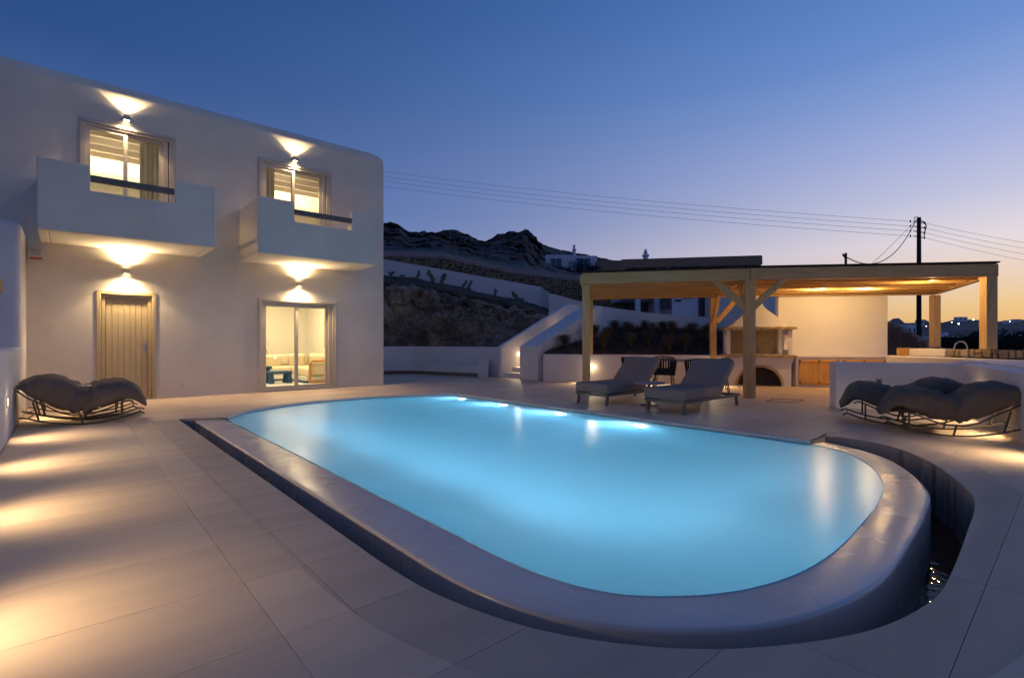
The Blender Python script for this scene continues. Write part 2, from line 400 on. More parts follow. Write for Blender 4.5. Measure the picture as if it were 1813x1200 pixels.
# thin stone coping along the back and the straight right-hand side
wp = ba + [Vector((6.75, 9.60, 0)), Vector((6.75, 2.2, 0))]
ho = [Vector((1.84, 9.12, 0))] + back_out[1:-1] + [Vector((6.83, 9.64, 0)), Vector((6.83, 9.64, 0)), Vector((6.83, 2.19, 0))]
ho = ho[:len(wp)]
mb = MB(); k = len(wp)
mb.add([(p.x, p.y, -.09) for p in wp] + [(p.x, p.y, -.008) for p in wp] + [(p.x, p.y, -.008) for p in ho], [(i, i + 1, k + i + 1, k + i) for i in range(k - 1)] + [(k + i, k + i + 1, 2 * k + i + 1, 2 * k + i) for i in range(k - 1)])
mb.build('coping', plaster_white, pool, fixn=False)

wm = water_mat('pool_water_surface', (.80, .96, 1), (.85, .97, 1), 1.24, .24, 1.8, .14, (1, 1, 1))
water = MB().add([(p.x, p.y, -.048) for p in water_poly], [tuple(range(n))]).build('water', wm)
tag(water, 'smooth glowing blue water filling the pool', None, None, 'structure')
wm2 = water_mat('trough_water_surface', (.5, .55, .6), (.02, .02, .02), 1.33, .03, 5, .35)
mb = MB(); mb.add([(p.x, p.y, -.50) for p in b] + [(p.x, p.y, -.50) for p in c], [(i, i + 1, NP + i + 1, NP + i) for i in range(NP - 1)])
tw = mb.build('water', wm2, fixn=False); tag(tw, 'dark shallow water lying in the overflow trough', None, None, 'structure')

POOL_BLUE = (.17, .64, 1.0)
def pool_light(loc, nrm, label, pw=215):
    loc, nrm = Vector(loc), Vector(nrm)
    t = thing('pool_light', label, 'lamp', loc, 0, 'round lights set under water in the pool wall')
    MB().tube([loc, loc + nrm * .03], .13, 20).build('bezel', metal, t)
    MB().tube([loc + nrm * .02, loc + nrm * .04], .10, 20).build('lens', pool_bulb, t)
    spot('bulb', t, loc + nrm * .06, nrm + Vector((0, 0, -.12)), pw, 165, .6, POOL_BLUE, .1)
for V_, nm in ((9.3, 'dim underwater pool light closest to the back corner of the pool'), (7.85, 'leftmost of the three bright underwater pool lights'), (6.25, 'middle one of the three bright underwater pool lights'), (4.55, 'rightmost of the three bright underwater pool lights')):
    pool_light((6.745, V_, -.36), (-1, 0, 0), nm, 90 if V_ > 9 else 180)
for V_, nm in ((8.3, 'added unseen fill light under the rim by the sliding door'), (6.9, 'added unseen fill light under the rim next to the door end'), (5.5, 'added unseen fill light under the middle of the long rim'), (4.1, 'added unseen fill light under the long rim before the near bend'), (2.7, 'added unseen fill light under the rim nearest the camera')):
    pool_light((1.905, V_, -.95), (1, 0, 0), nm, 82)  # extra lamps facing away from the camera, added to even out the water's glow
for U_, nm in ((3.4, 'added unseen fill light in the near end wall, left one'), (4.9, 'added unseen fill light in the near end wall, right one')):
    pool_light((U_, 1.10, -.95), (0, 1, 0), nm, 38)  # unseen lamps added to brighten the near end of the pool

# deck slab with the pool cut out
slab = MB().bb(-.56, 24, -6, 18.5, -.5, -.016).build('deck', grout)
carve(slab, [cutter(MB().prism([(p.x, p.y) for p in hole], -2, 1))])
tag(slab, 'pale stone tiled terrace around the pool', None, None, 'structure')
MW[slab.name] = Matrix.Identity(4)
# tiles 1.22 x 0.615 m, joints on the lines read off the photograph
allt = MB(); g = .0011
for i in range(-1, 15):
    for j in range(-7, 24):
        x0, y0 = .66 + 1.22 * i, 2.165 + .615 * j
        x0_, x1_, y0_, y1_ = max(x0, -.53) + g, x0 + 1.22 - g, y0 + g, y0 + .615 - g
        if x1_ < -.5 or (y0_ > 12.85 and x1_ < 6.7): continue
        if math.hypot(x0_, y0_) > 23: continue
        allt.bb(x0_, x1_, y0_, y1_, -.03, 0)
to = allt.build('tile', stone_tile, None)
carve(to, [cutter(MB().prism([(p.x, p.y) for p in band], -2, 1))])
def split_islands(me):
    bm = bmesh.new(); bm.from_mesh(me); bm.verts.ensure_lookup_table(); seen = set(); out = []
    for v in bm.verts:
        if v.index in seen: continue
        st = [v]; seen.add(v.index); isl = []
        while st:
            x = st.pop(); isl.append(x)
            for e in x.link_edges:
                y = e.other_vert(x)
                if y.index not in seen: seen.add(y.index); st.append(y)
        idx = {v_.index: k for k, v_ in enumerate(isl)}; faces = {f for v_ in isl for f in v_.link_faces}
        if faces: out.append(([v_.co.copy() for v_ in isl], [tuple(idx[v_.index] for v_ in f.verts) for f in faces]))
    bm.free(); return out
pieces = sorted(split_islands(to.data), key=lambda s: (sum(s[0], Vector()) / len(s[0])).length)
bpy.data.objects.remove(to, do_unlink=True)
def vis(c_):
    d = c_.x * SY + c_.y * SX; r = c_.x * SX - c_.y * SY
    return d > .5 and abs(r / d) < 1.15
near = []; rest = MB()
for vs_, fs in pieces:
    c_ = sum(vs_, Vector()) / len(vs_)
    if len(near) < 255 and vis(c_): near.append((c_, vs_, fs))
    else: rest.add(vs_, fs)
for c_, vs_, fs in near:
    me = bpy.data.meshes.new('tile'); c0 = Vector((c_.x, c_.y, 0))
    me.from_pydata([tuple(v - c0) for v in vs_], [], fs); me.materials.append(stone_tile)
    o = bpy.data.objects.new('tile', me); o.location = c0; link(o, slab)
o = rest.build('tile', stone_tile, slab, fixn=False); o['kind'] = 'stuff'
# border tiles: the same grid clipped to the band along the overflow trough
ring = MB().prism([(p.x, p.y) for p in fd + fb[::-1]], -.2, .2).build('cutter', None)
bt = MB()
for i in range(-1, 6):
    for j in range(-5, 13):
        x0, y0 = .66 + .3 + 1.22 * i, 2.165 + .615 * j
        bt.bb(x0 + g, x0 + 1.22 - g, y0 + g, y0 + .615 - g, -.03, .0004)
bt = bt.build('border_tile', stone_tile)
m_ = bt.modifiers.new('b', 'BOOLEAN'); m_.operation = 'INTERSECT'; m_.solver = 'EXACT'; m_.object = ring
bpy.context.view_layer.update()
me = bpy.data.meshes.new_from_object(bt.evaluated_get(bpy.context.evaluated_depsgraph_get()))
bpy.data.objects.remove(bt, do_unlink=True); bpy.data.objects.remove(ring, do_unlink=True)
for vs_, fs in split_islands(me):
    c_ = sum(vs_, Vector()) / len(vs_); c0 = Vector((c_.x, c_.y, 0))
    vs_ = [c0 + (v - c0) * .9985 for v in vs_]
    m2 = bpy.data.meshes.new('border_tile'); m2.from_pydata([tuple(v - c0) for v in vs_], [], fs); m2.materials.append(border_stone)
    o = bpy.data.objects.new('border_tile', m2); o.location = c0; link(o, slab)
# access hatch outline in the deck in front of the cabinets
h0 = C(5.42, 9.75); mbh = MB()
hp = [W(*p) for p in ()]
hatch = [WX(1357, 893 * 1.2 / 105.5, .004), WX(1412, 893 * 1.2 / 107.5, .004), WX(1423, 893 * 1.2 / 103, .004), WX(1368, 893 * 1.2 / 101, .004)]
cc = sum(hatch, Vector()) / 4
for i in range(4): mbh.beam(hatch[i], hatch[(i + 1) % 4], .015, .006)
o = mbh.build('access_hatch', alu_dark); tag(o, 'thin dark outline of an access hatch in the deck before the kitchen cabinets', 'hatch')
# slot drain at the foot of the house wall
o = MB().bb(6.7, 8.3, 11.70, 11.73, .001, .004).build('slot_drain', alu_dark); tag(o, 'narrow dark slot drain in the deck by the house corner', 'drain')

# ------------------------------------------------------------------ house
VW = 12.9
HL, HR, HT = -1.35, 6.6, 6.45
house = thing('house', 'white two-storey plastered house with rounded roofline and lit windows', 'house', (2.6, VW, 0))
def rounded_body(x0, x1, y0, y1, z0, z1, rx, ry):
    # top edges rolled over with radius ry along the front and rx at the ends
    mb = MB(); K = 10
    rows = []
    prof_ = [(0.0, z0), (0.0, z1 - ry)] + [(ry * (1 - math.cos(a_)), z1 - ry + ry * math.sin(a_)) for a_ in (math.pi / 2 * k / K for k in range(1, K + 1))]
    def ring(inset_f, z):
        ins = inset_f
        return ins, z
    secs = []
    for ins, z in prof_:
        x_in = ins * (rx / ry)
        secs.append([(x0 + x_in, y0 + ins, z), (x1 - x_in, y0 + ins, z), (x1 - x_in, y1 - ins, z), (x0 + x_in, y1 - ins, z)])
    nS = len(secs)
    v = [p for s in secs for p in s]
    f = [(i * 4 + k, i * 4 + (k + 1) % 4, (i + 1) * 4 + (k + 1) % 4, (i + 1) * 4 + k) for i in range(nS - 1) for k in range(4)]
    f += [(3, 2, 1, 0), tuple((nS - 1) * 4 + k for k in range(4))]
    mb.add(v, f); return mb
body = rounded_body(HL, HR, VW, VW + 7, -.2, HT, .55, .32).build('wall', plaster, house)
inv = Vector((2.6, VW, 0))
def cut(x0, x1, y0, y1, z0, z1):
    o = MB().bb(x0 - inv.x, x1 - inv.x, y0 - inv.y, y1 - inv.y, z0, z1).build('cutter', None); o.location = inv; return o
W1 = (.22, 1.68, 3.26, 5.50); W2 = (3.44, 5.06, 3.26, 5.50); SD = (3.44, 5.22, 0.02, 2.17); DR = (.43, 1.40, 0.02, 2.22)
cuts = []
for (x0, x1, z0, z1) in (W1, W2, SD): cuts.append(cut(x0, x1, VW - 1, VW + 1, z0, z1))
cuts.append(cut(DR[0], DR[1], VW - 1, VW + .13, DR[2], DR[3]))
cuts.append(cut(-.9, 2.6, VW + .3, VW + 4.2, 3.2, 6.02))            # left bedroom
cuts.append(cut(2.85, 6.3, VW + .3, VW + 4.2, 3.2, 6.02))            # right bedroom
cuts.append(cut(2.3, 6.3, VW + .3, VW + 5.2, 0.0, 2.85))             # living room
carve(body, cuts)
smooth_by_angle(body.data, R(20)); body.data.polygons.foreach_set('use_smooth', [True] * len(body.data.polygons))
body.data.materials.clear(); body.data.materials.append(plaster); body.data.materials.append(room_white)
for p in body.data.polygons:
    c_ = p.center + inv
    if c_.y > VW + .28 and c_.y < VW + 5.3 and HL + .2 < c_.x < HR - .2 and c_.z < 6.1 and c_.z > -.05: p.material_index = 1

def balcony(x0, x1, n0, n1, label):
    D, z0, z1, th, sill = 1.52, 3.06, 4.25, .14, 3.82
    b_ = MB()
    y0, y1 = VW - D, VW + .02
    prof_ = [(x0, z0), (x1, z0), (x1, z1), (n1, z1), (n1, sill), (n0, sill), (n0, z1), (x0, z1)]
    b_.extrude([(x, y0, z) for x, z in prof_], (0, th, 0))
    b_.bb(x0, x0 + th, y0 + th - .004, y1, z0 + .001, z1 - .002); b_.bb(x1 - th, x1, y0 + th - .004, y1, z0 + .001, z1 - .002)
    b_.bb(x0 + th - .004, x1 - th + .004, y0 + th - .004, y1, z0 + .0015, z0 + .16)
    o = b_.build('balcony', plaster, house, bevel=.018, seg=2); o['label'] = label
    o2 = MB().bb(n0 - .002, n1 + .002, y0 + .03, y0 + th - .03, sill + .17, sill + .28).build('rail', rail_wood, o, bevel=.006)
    return o
balcony(-.38, 2.21, .30, 1.52, 'solid plaster balcony over the plank door'); balcony(2.98, 5.70, 3.71, 5.03, 'solid plaster balcony over the sliding glass door')

def frame_parts(rect, parent, sliding, deep=.06):
    x0, x1, z0, z1 = rect; y = VW + deep
    m_ = MB(); w = .05                                        # outer frame
    for (a0, a1, b0, b1) in ((x0, x0 + w, z0, z1), (x1 - w, x1, z0, z1), (x0 + w, x1 - w, z1 - w, z1), (x0 + w, x1 - w, z0, z0 + .035)):
        m_.bb(a0, a1, y - .07, y + .07, b0, b1)
    m_.build('frame', alu, parent, bevel=.004)
    t_ = MB(); tw_ = .075                                     # moulded surround on the wall face
    s0 = VW - .022
    for k, (e, dpt) in enumerate(((.072, .022), (.042, .034))):
        for (a0, a1, b0, b1) in ((x0 - e, x0 - .001, z0, z1 + e), (x1 + .001, x1 + e, z0, z1 + e), (x0 - .001, x1 + .001, z1 + .001, z1 + e)):
            t_.bb(a0, a1, VW - dpt, VW + .02 + .003 * k, b0, b1)
    t_.build('surround', alu, parent, bevel=.004)
    xm = (x0 + x1) / 2 - .06
    for (a0, a1, yo, nm) in ((x0 + w, xm + .035, -.025, 'sash'), (xm - .035, x1 - w - .10, .03, 'sash')):
        sh = MB(); sw = .07
        for (p0, p1, q0, q1) in ((a0, a0 + sw, z0 + .037, z1 - w - .002), (a1 - sw, a1, z0 + .037, z1 - w - .002), (a0 + sw, a1 - sw, z1 - w - sw, z1 - w - .002), (a0 + sw, a1 - sw, z0 + .037, z0 + .037 + sw)):
            sh.bb(p0, p1, y + yo - .02, y + yo + .02, q0, q1)
        s_ = sh.build(nm, alu, parent, bevel=.003)
        MB().bb(a0 + sw - .01, a1 - sw + .01, y + yo - .003, y + yo + .003, z0 + .037 + sw - .01, z1 - w - sw + .01).build('pane', glass, s_)
    MB().bb(x1 - w - .098, x1 - w - .02, y - .035, y + .05, z0 + .037, z1 - w - .002).build('jamb_channel', alu, parent)
    MB().bb(x1 - w - .02, x1 - w - .001, y - .02, y + .05, z0 + .037, z1 - w - .002).build('track_gap', alu_dark, parent)
for rect, nm, lb in ((W1, 'window', 'bedroom window above the plank door'), (W2, 'window', 'bedroom window above the sliding glass door'), (SD, 'sliding_door', 'two-leaf sliding glass door to the living room')):
    e = bpy.data.objects.new(nm, None); link(e, house); e['label'] = lb; MW[e.name] = MW[house.name].copy()
    frame_parts(rect, e, nm == 'sliding_door')

# plank door (part of the house)
de = bpy.data.objects.new('door', None); link(de, house); de['label'] = 'khaki painted plank door with lever handle'; MW[de.name] = MW[house.name].copy()
x0, x1, z0, z1 = DR
fm = MB()
for (a0, a1, b0, b1) in ((x0, x0 + .07, z0, z1), (x1 - .07, x1, z0, z1), (x0 + .07, x1 - .07, z1 - .07, z1)): fm.bb(a0, a1, VW - .015, VW + .12, b0, b1)
fm.build('door_frame', door_paint, de, bevel=.006)
fm = MB()
fm.bb(x0 + .075, x0 + .14, VW + .02, VW + .12, z0 + .02, z1 - .075); fm.bb(x1 - .14, x1 - .075, VW + .02, VW + .12, z0 + .02, z1 - .075); fm.bb(x0 + .14, x1 - .14, VW + .02, VW + .12, z1 - .14, z1 - .075)
fm.build('inner_frame', door_paint, de, bevel=.006)
px0, px1 = x0 + .145, x1 - .145; NPK = 7; pw = (px1 - px0) / NPK
for k in range(NPK): MB().bb(px0 + k * pw + .002, px0 + (k + 1) * pw - .002, VW + .045, VW + .10, z0 + .03, z1 - .145).build('plank', door_paint, de, bevel=.006)
hd = MB(); hx = px1 - .05
hd.bb(hx - .018, hx + .018, VW + .030, VW + .046, 1.02, 1.20); hd.tube([(hx, VW + .04, 1.15), (hx, VW - .005, 1.15), (hx - .12, VW - .005, 1.15)], .009, 8)
hd.build('handle', metal, de)
MB().bb(x0 + .07, x1 - .07, VW - .01, VW + .12, 0.0, .028).build('threshold', alu, de)

# interior fittings that belong to the house
def bedroom(x0, x1, side):
    zc = 6.02
    for k in range(6):
        y = VW + .75 + k * .58
        MB().bb(x0 + .002, x1 - .002, y, y + .12, zc - .14, zc - .001).build('ceiling_beam', beam_white, house)
    # cove ledge along the back wall with a strip of light behind it
    yb = VW + 4.2
    MB().bb(x0 + .002, x1 - .002, yb - .22, yb - .001, 5.36, 5.44).build('cove_ledge', room_white, house)
    st = MB().bb(x0 + .05, x1 - .05, yb - .20, yb - .15, 5.445, 5.475).build('light_strip', emis('strip', (1, .83, .52), 9), house)
    area('cove_glow', house, ((x0 + x1) / 2, yb - .3, 5.5), (0, -.35, 1), 60, x1 - x0 - .3, .15, (1, .80, .48))
    point('ceiling_glow', house, ((x0 + x1) / 2, VW + 2.0, 5.2), 28, (1, .84, .55), .2)
bedroom(-.9, 2.6, 1); bedroom(2.85, 6.3, -1)
area('living_ceiling_glow', house, (4.4, VW + 2.4, 2.80), (0, 0, -1), 165, 2.6, 2.6, (1, .82, .50))
# leaning niche in the living room back wall
mbn = MB()
arch = [(3.75, 0.05), (3.75, 2.15), (3.85, 2.32), (4.0, 2.36), (4.15, 2.28), (4.25, 2.1), (4.75, .75), (4.9, .05)]
mbn.extrude([(x + .35, VW + 5.195, z) for x, z in arch], (0, -.05, 0)); mbn.build('niche_panel', mat('niche_paint', (.62, .55, .40), .9), house)
edge = [(x + .35, VW + 5.13, z) for x, z in arch[:1] + arch[1:]]
MB().tube(edge, .045, 8).build('niche_moulding', room_white, house, smooth=True)
MB().bb(2.32, 6.28, VW + .32, VW + 5.18, .001, .012).build('floor', mat('pale_floor', (.60, .60, .56), .35, var=.1), house)

def curtain(x0, x1, y, z0, z1, label):
    t = thing('curtain', label, 'curtain', ((x0 + x1) / 2, y, z0))
    m_ = MB(); n_ = 60
    v = []
    for i in range(n_ + 1):
        f_ = i / n_; x = x0 + (x1 - x0) * f_; yy = y + .045 * math.sin(f_ * math.pi * 9) + .015 * math.sin(f_ * 41)
        v += [(x, yy, z0), (x, yy, z1)]
    m_.add(v, [(2 * i, 2 * i + 2, 2 * i + 3, 2 * i + 1) for i in range(n_)])
    o = m_.build('cloth', curtain_mat, t, smooth=True, fixn=False)
    so = o.modifiers.new('s', 'SOLIDIFY'); so.thickness = .006
    MB().tube([(x0 - .05, y, z1), (x1 + .05, y, z1)], .012, 8).build('rod', metal, t)
curtain(1.16, 1.54, VW + .42, 3.22, 5.62, 'pale linen curtain gathered beside the window above the plank door')
curtain(3.52, 3.86, VW + .42, 3.22, 5.62, 'pale linen curtain gathered beside the window above the sliding glass door')
# wall rails and headboards seen through the bedroom windows
def hanging_rail(x0, x1, y, z, label):
    t = thing('wall_rail', label, 'rail', ((x0 + x1) / 2, y, z))
    MB().tube([(x0, y - .04, z), (x1, y - .04, z)], .014, 8).build('bar', black_metal, t)
    for x in (x0 + .03, x1 - .03): MB().tube([(x, y - .04, z), (x, y, z)], .009, 6).build('bracket', black_metal, t)
hanging_rail(.75, 2.1, VW + 4.2, 4.98, 'long thin black rail on the bedroom wall above the plank door')
hanging_rail(4.75, 5.75, VW + 4.2, 4.62, 'thin black rail on the bedroom wall above the sliding glass door')
def arc_lamp(cx, y, z0, h, w, label):
    t = thing('arc_lamp', label, 'lamp', (cx, y, z0))
    MB().lathe([(.13, 0), (.13, .03), (.02, .04)], (cx, y, z0), 16).build('base', black_metal, t)
    pts = [(cx, y, z0 + .03)] + [(cx + w / 2 - w / 2 * math.cos(a_), y, z0 + h - w / 2 + w / 2 * math.sin(a_)) for a_ in (math.pi * k / 12 for k in range(13))]
    MB().tube(pts, .012, 8).build('stem', black_metal, t)
    MB().lathe([(.03, 0), (.09, -.10), (.085, -.10), (.025, 0)], pts[-1], 14).build('shade', black_metal, t)
arc_lamp(.95, VW + 2.2, 3.2, 1.42, .7, 'thin black arc lamp inside the bedroom above the plank door')

# ------------------------------------------------------------------ lamps and small things on the house wall
def wall_lamp(u, z, label, pw=50, spill=.5):
    t = thing('wall_lamp', label, 'lamp', (u, VW, z), 0, 'up-and-down lights on the house wall')
    h = MB(); y0, y1 = VW - .15, VW
    h.bb(u - .055, u + .055, y0, y0 + .012, z - .05, z + .05); h.bb(u - .055, u - .045, y0 + .012, y1, z - .05, z + .05); h.bb(u + .045, u + .055, y0 + .012, y1, z - .05, z + .05); h.bb(u - .045, u + .045, y1 - .012, y1, z - .05, z + .05)
    h.build('housing', alu, t, bevel=.002)
    for s in (-1, 1):
        MB().box((u, VW - .062, z + s * .03), (.085, .09, .01)).build('lens', bulb, t)
        spot('bulb', t, (u, VW - .112, z + s * .056), (0, 0, s), pw, 106, .22)
        spot('spill', t, (u, VW - .13, z + s * .056), (0, -.45, s), pw * spill, 172, 1.0)
wall_lamp(.90, 5.72, 'up-and-down wall light above the window over the plank door'); wall_lamp(4.20, 5.68, 'up-and-down wall light above the window over the sliding door')
wall_lamp(.90, 2.63, 'up-and-down wall light above the plank door', 62, 1.9); wall_lamp(4.31, 2.63, 'up-and-down wall light above the sliding glass door', 62, 1.9)

t = thing('alarm_box', 'white alarm siren box with an orange strip on the house wall', 'alarm box', (-.43, VW, 2.83))
MB().bb(-.55, -.32, VW - .07, VW, 2.71, 2.96).build('case', mat('white_plastic', (.70, .66, .60), .5), t, bevel=.012)
MB().bb(-.50, -.37, VW - .078, VW - .068, 2.80, 2.92).build('face_plate', mat('grey_plastic', (.48, .46, .43), .5), t, bevel=.004)
MB().bb(-.52, -.35, VW - .085, VW - .066, 2.725, 2.765).build('strobe', mat('orange_plastic', (.55, .10, .015), .3), t, bevel=.004)
t = thing('socket', 'small white power socket low on the house wall', 'socket', (1.86, VW, .28))
MB().bb(1.82, 1.90, VW - .02, VW, .24, .32).build('plate', MATS['white_plastic'], t, bevel=.004)
MB().bb(1.845, 1.875, VW - .026, VW - .018, .262, .298).build('cover', MATS['grey_plastic'], t)

# ------------------------------------------------------------------ low wall and side building at the left
o = MB().bb(-.90, -.55, -5, 11.6, -.3, 1.10).build('garden_wall', plaster_white, bevel=.02, origin=(-.7, 3, 0)); tag(o, 'long low white wall with recessed floor lights at the left edge', 'wall')
t = thing('side_wing', 'taller plain plaster wing joining the house beyond the low wall', 'house', (-2.2, 12.2, 0))
MB().bb(-3.9, -.57, 11.602, VW + .6, -.3, 3.20).build('wall', plaster_white, t, bevel=.10, seg=4, smooth=True)
wn = MB().bb(-1.35, -.79, 11.57, 11.61, 1.98, 2.22).build('window', pine, t, bevel=.004)
MB().bb(-1.30, -.82, 11.56, 11.585, 2.02, 2.18).build('pane', emis('lit_pane', (1, .60, .22), .75), wn)

def step_light(p, nrm, label, pw=42, tilt=-.85, size=122, glow=True):
    p = Vector(p); nrm = Vector(nrm).normalized(); rz = math.atan2(nrm.y, nrm.x)
    t = thing('step_light', label, 'lamp', p, rz, 'recessed floor lights in the low walls')
    mloc = lambda x, y, z: p + Matrix.Rotation(rz, 3, 'Z') @ Vector((x, y, z))
    f_ = MB(); 
    for (c_, s_) in (((.006, 0, .06), (.012, .09, .012)), ((.006, 0, -.06), (.012, .09, .012)), ((.006, -.04, 0), (.012, .012, .108)), ((.006, .04, 0), (.012, .012, .108))):
        f_.box(mloc(*c_), s_, rz)
    f_.build('frame', metal, t)
    if glow: MB().box(mloc(.004, 0, .005), (.006, .068, .10), rz).build('lens', bulb, t)
    else: MB().box(mloc(.004, 0, .005), (.006, .068, .10), rz).build('lens', taupe_metal, t)
    if glow: spot('bulb', t, mloc(.03, 0, -.01), nrm + Vector((0, 0, tilt)), pw, size, 1.0, WARM, .03); point('spill', t, mloc(.11, 0, 0), pw * .022, WARM, .03)
    return t
for V_, lb in ((10.75, 'floor light in the low left wall behind the rocking loungers'), (8.6, 'visible lit floor light in the low left wall beside the rocking lounger'), (6.75, 'floor light in the left wall making the second bright patch'), (4.87, 'floor light in the left wall making the third bright patch'), (2.95, 'floor light in the left wall making the nearest bright patch')):
    step_light((-.55, V_, .47), (1, 0, 0), lb)

# ------------------------------------------------------------------ rocking loungers
LOW = [(0, .56), (.17, .435), (.39, .335), (.62, .215), (.82, .165), (1.1, .165), (1.39, .245), (1.62, .325), (1.72, .335), (1.80, .28), (1.90, .235), (1.98, .205)]
UPP = [(0, .60), (.14, .655), (.3, .70), (.46, .71), (.62, .675), (.79, .59), (.93, .515), (1.0, .50), (1.18, .565), (1.39, .60), (1.6, .605), (1.78, .565), (1.87, .48), (1.94, .35), (1.98, .225)]
def interp(T, x):
    for (a0, b0), (a1, b1) in zip(T, T[1:]):
        if x <= a1: return b0 + (b1 - b0) * (x - a0) / (a1 - a0)
    return T[-1][1]
def rocking_lounger(name, label, L=1.45, wid=.68, seed=0):
    t = thing(name, label, 'lounge chair', (0, 0, 0), 0, 'rocking bean-bag loungers in pairs by the walls')
    NU, NV = 110, 40; k = L / 1.98
    mb_ = MB(); verts = []
    for i in range(NU):
        s_ = 1.98 * (0.5 - 0.5 * math.cos(math.pi * i / (NU - 1)))
        lo, up = interp(LOW, s_), interp(UPP, s_)
        lo = sum(interp(LOW, min(max(s_ + dx, 0), 1.98)) for dx in (-.06, -.03, 0, .03, .06)) / 5
        up = sum(interp(UPP, min(max(s_ + dx, 0), 1.98)) for dx in (-.06, -.03, 0, .03, .06)) / 5
        zc, hh = (lo + up) / 2, max((up - lo) / 2, .012)
        endf = min(1, (s_ + .02) / .12, (2.0 - s_) / .10)
        hw = wid / 2 * (.80 + .20 * max(0, endf)) * (1 - .06 * math.exp(-((s_ - .97) / .12) ** 2))
        for j in range(NV):
            a_ = 2 * math.pi * j / NV
            ca, sa = math.cos(a_), math.sin(a_)
            e_ = .62
            y = hw * math.copysign(abs(ca) ** (e_ if sa > 0 else .42), ca); z = hh * math.copysign(abs(sa) ** (.72 if sa > 0 else .5), sa)
            p = Vector((s_ * k - L / 2, y, zc + z))
            # folds gathered at the pinch between back and seat, and finer creases
            pin = math.exp(-((s_ - .98) / .30) ** 2)
            w_ = noise.noise(Vector((s_ * 11 + seed, a_ * 1.2, seed))) * .050 * pin + noise.noise(Vector((s_ * 4.2, y * 5, z * 3 + seed * 3))) * .022 + abs(noise.noise(Vector((s_ * 8 + y * 4, y * 3 - seed, 2.0)))) * -.040 * (.35 + pin)
            pin2 = math.exp(-((s_ - 1.0) / .26) ** 2) + .35 * math.exp(-((s_ - 1.55) / .2) ** 2)
            w_ += .020 * pin2 * math.sin(36 * s_ + 5 * noise.noise(Vector((s_ * 2, a_ * .9, seed))) + seed) * (.45 + .55 * abs(ca))
            p += Vector((0, ca * .7, sa)) * w_
            if sa < 0: p.z += max(0, -w_) * .4
            verts.append(p)
    faces = [(i * NV + j, i * NV + (j + 1) % NV, (i + 1) * NV + (j + 1) % NV, (i + 1) * NV + j) for i in range(NU - 1) for j in range(NV)]
    faces += [tuple(range(NV - 1, -1, -1)), tuple((NU - 1) * NV + j for j in range(NV))]
    mb_.add(verts, faces); cs = mb_.build('cushion', bean_fabric, t, smooth=True)
    # seam piping round the side of the cushion
    for s in (-1, 1):
        pts = []
        for i in range(2, NU - 2, 3):
            j = 0 if s > 0 else NV // 2
            pts.append(verts[i * NV + j])
        MB().tube(pts, .006, 6).build('piping', piping_fabric, cs)
    # tubular steel cradle and rockers
    for s in (-1, 1):
        y = s * wid * .44
        cr = [Vector((x * k - L / 2, y, interp(LOW, x) - .015)) for x in [.02 + 1.74 * i / 26 for i in range(27)]]
        MB().tube(cr, .011, 8).build('side_rail', dark_metal, t, smooth=True)
        rk = []
        for i in range(25):
            f_ = -1 + 2 * i / 24; rk.append(Vector((f_ * .62 * L / 1.45 + .02, y, .016 + .125 * f_ * f_)))
        rk = [rk[0] + Vector((-.09, 0, .02))] + rk + [rk[-1] + Vector((.06, 0, -.03))]
        MB().tube(rk, .011, 8).build('rocker', dark_metal, t, smooth=True)
        for xx in (-.52, -.05, .42):
            x_s = (xx + L / 2) / k; zt = interp(LOW, x_s) - .015; f_ = (xx - .02) / (.62 * L / 1.45); zb = .016 + .125 * f_ * f_
            MB().tube([(xx + .03 * (xx < 0), y, zb), (xx - .03 * (xx < -.3), y, zt)], .012, 8).build('strut', dark_metal, t)
    for xx in (-.60, .64):
        f_ = (xx - .02) / (.62 * L / 1.45); zb = .016 + .125 * f_ * f_
        MB().tube([(xx, -wid * .4, zb), (xx, wid * .4, zb)], .010, 8).build('cross_bar', dark_metal, t)
    return t
def place(o, head, foot):
    head, foot = Vector(head), Vector(foot); d_ = foot - head
    o.location = ((head.x + foot.x) / 2, (head.y + foot.y) / 2, 0); o.rotation_euler = (0, 0, math.atan2(d_.y, d_.x))
rl = rocking_lounger('rocking_lounger', 'dark rocking lounger nearest the camera by the low left wall', seed=1.3)
place(rl, (-.50, 9.92), (.93, 9.80))
rl2 = rocking_lounger('rocking_lounger', 'dark rocking lounger against the house wall behind the small tray table', seed=4.1)
place(rl2, (-.50, 10.78), (.90, 10.66))
rl3 = copy_tree(rl); rl3['label'] = 'dark rocking lounger nearest the pool corner by the right-hand wall, head against the floor light'
place(rl3, C(6.34, 6.23), C(5.06, 7.01))
rl4 = copy_tree(rl2); rl4['label'] = 'dark rocking lounger behind the other by the right-hand wall'
place(rl4, C(6.36, 7.02), C(5.02, 7.83))

t = thing('tray_table', 'small round tray table between the left rocking loungers', 'table', (.20, 10.30, 0))
MB().lathe([(.16, 0), (.16, .012), (.02, .02)], (.20, 10.30, 0), 20).build('base', dark_metal, t)
MB().tube([(.20, 10.30, .015), (.20, 10.30, .47)], .013, 10).build('stem', dark_metal, t)
MB().lathe([(.0, .465), (.19, .465), (.20, .475), (.20, .492), (.19, .488), (.0, .485)], (.20, 10.30, .03), 28).build('top', table_top, t)

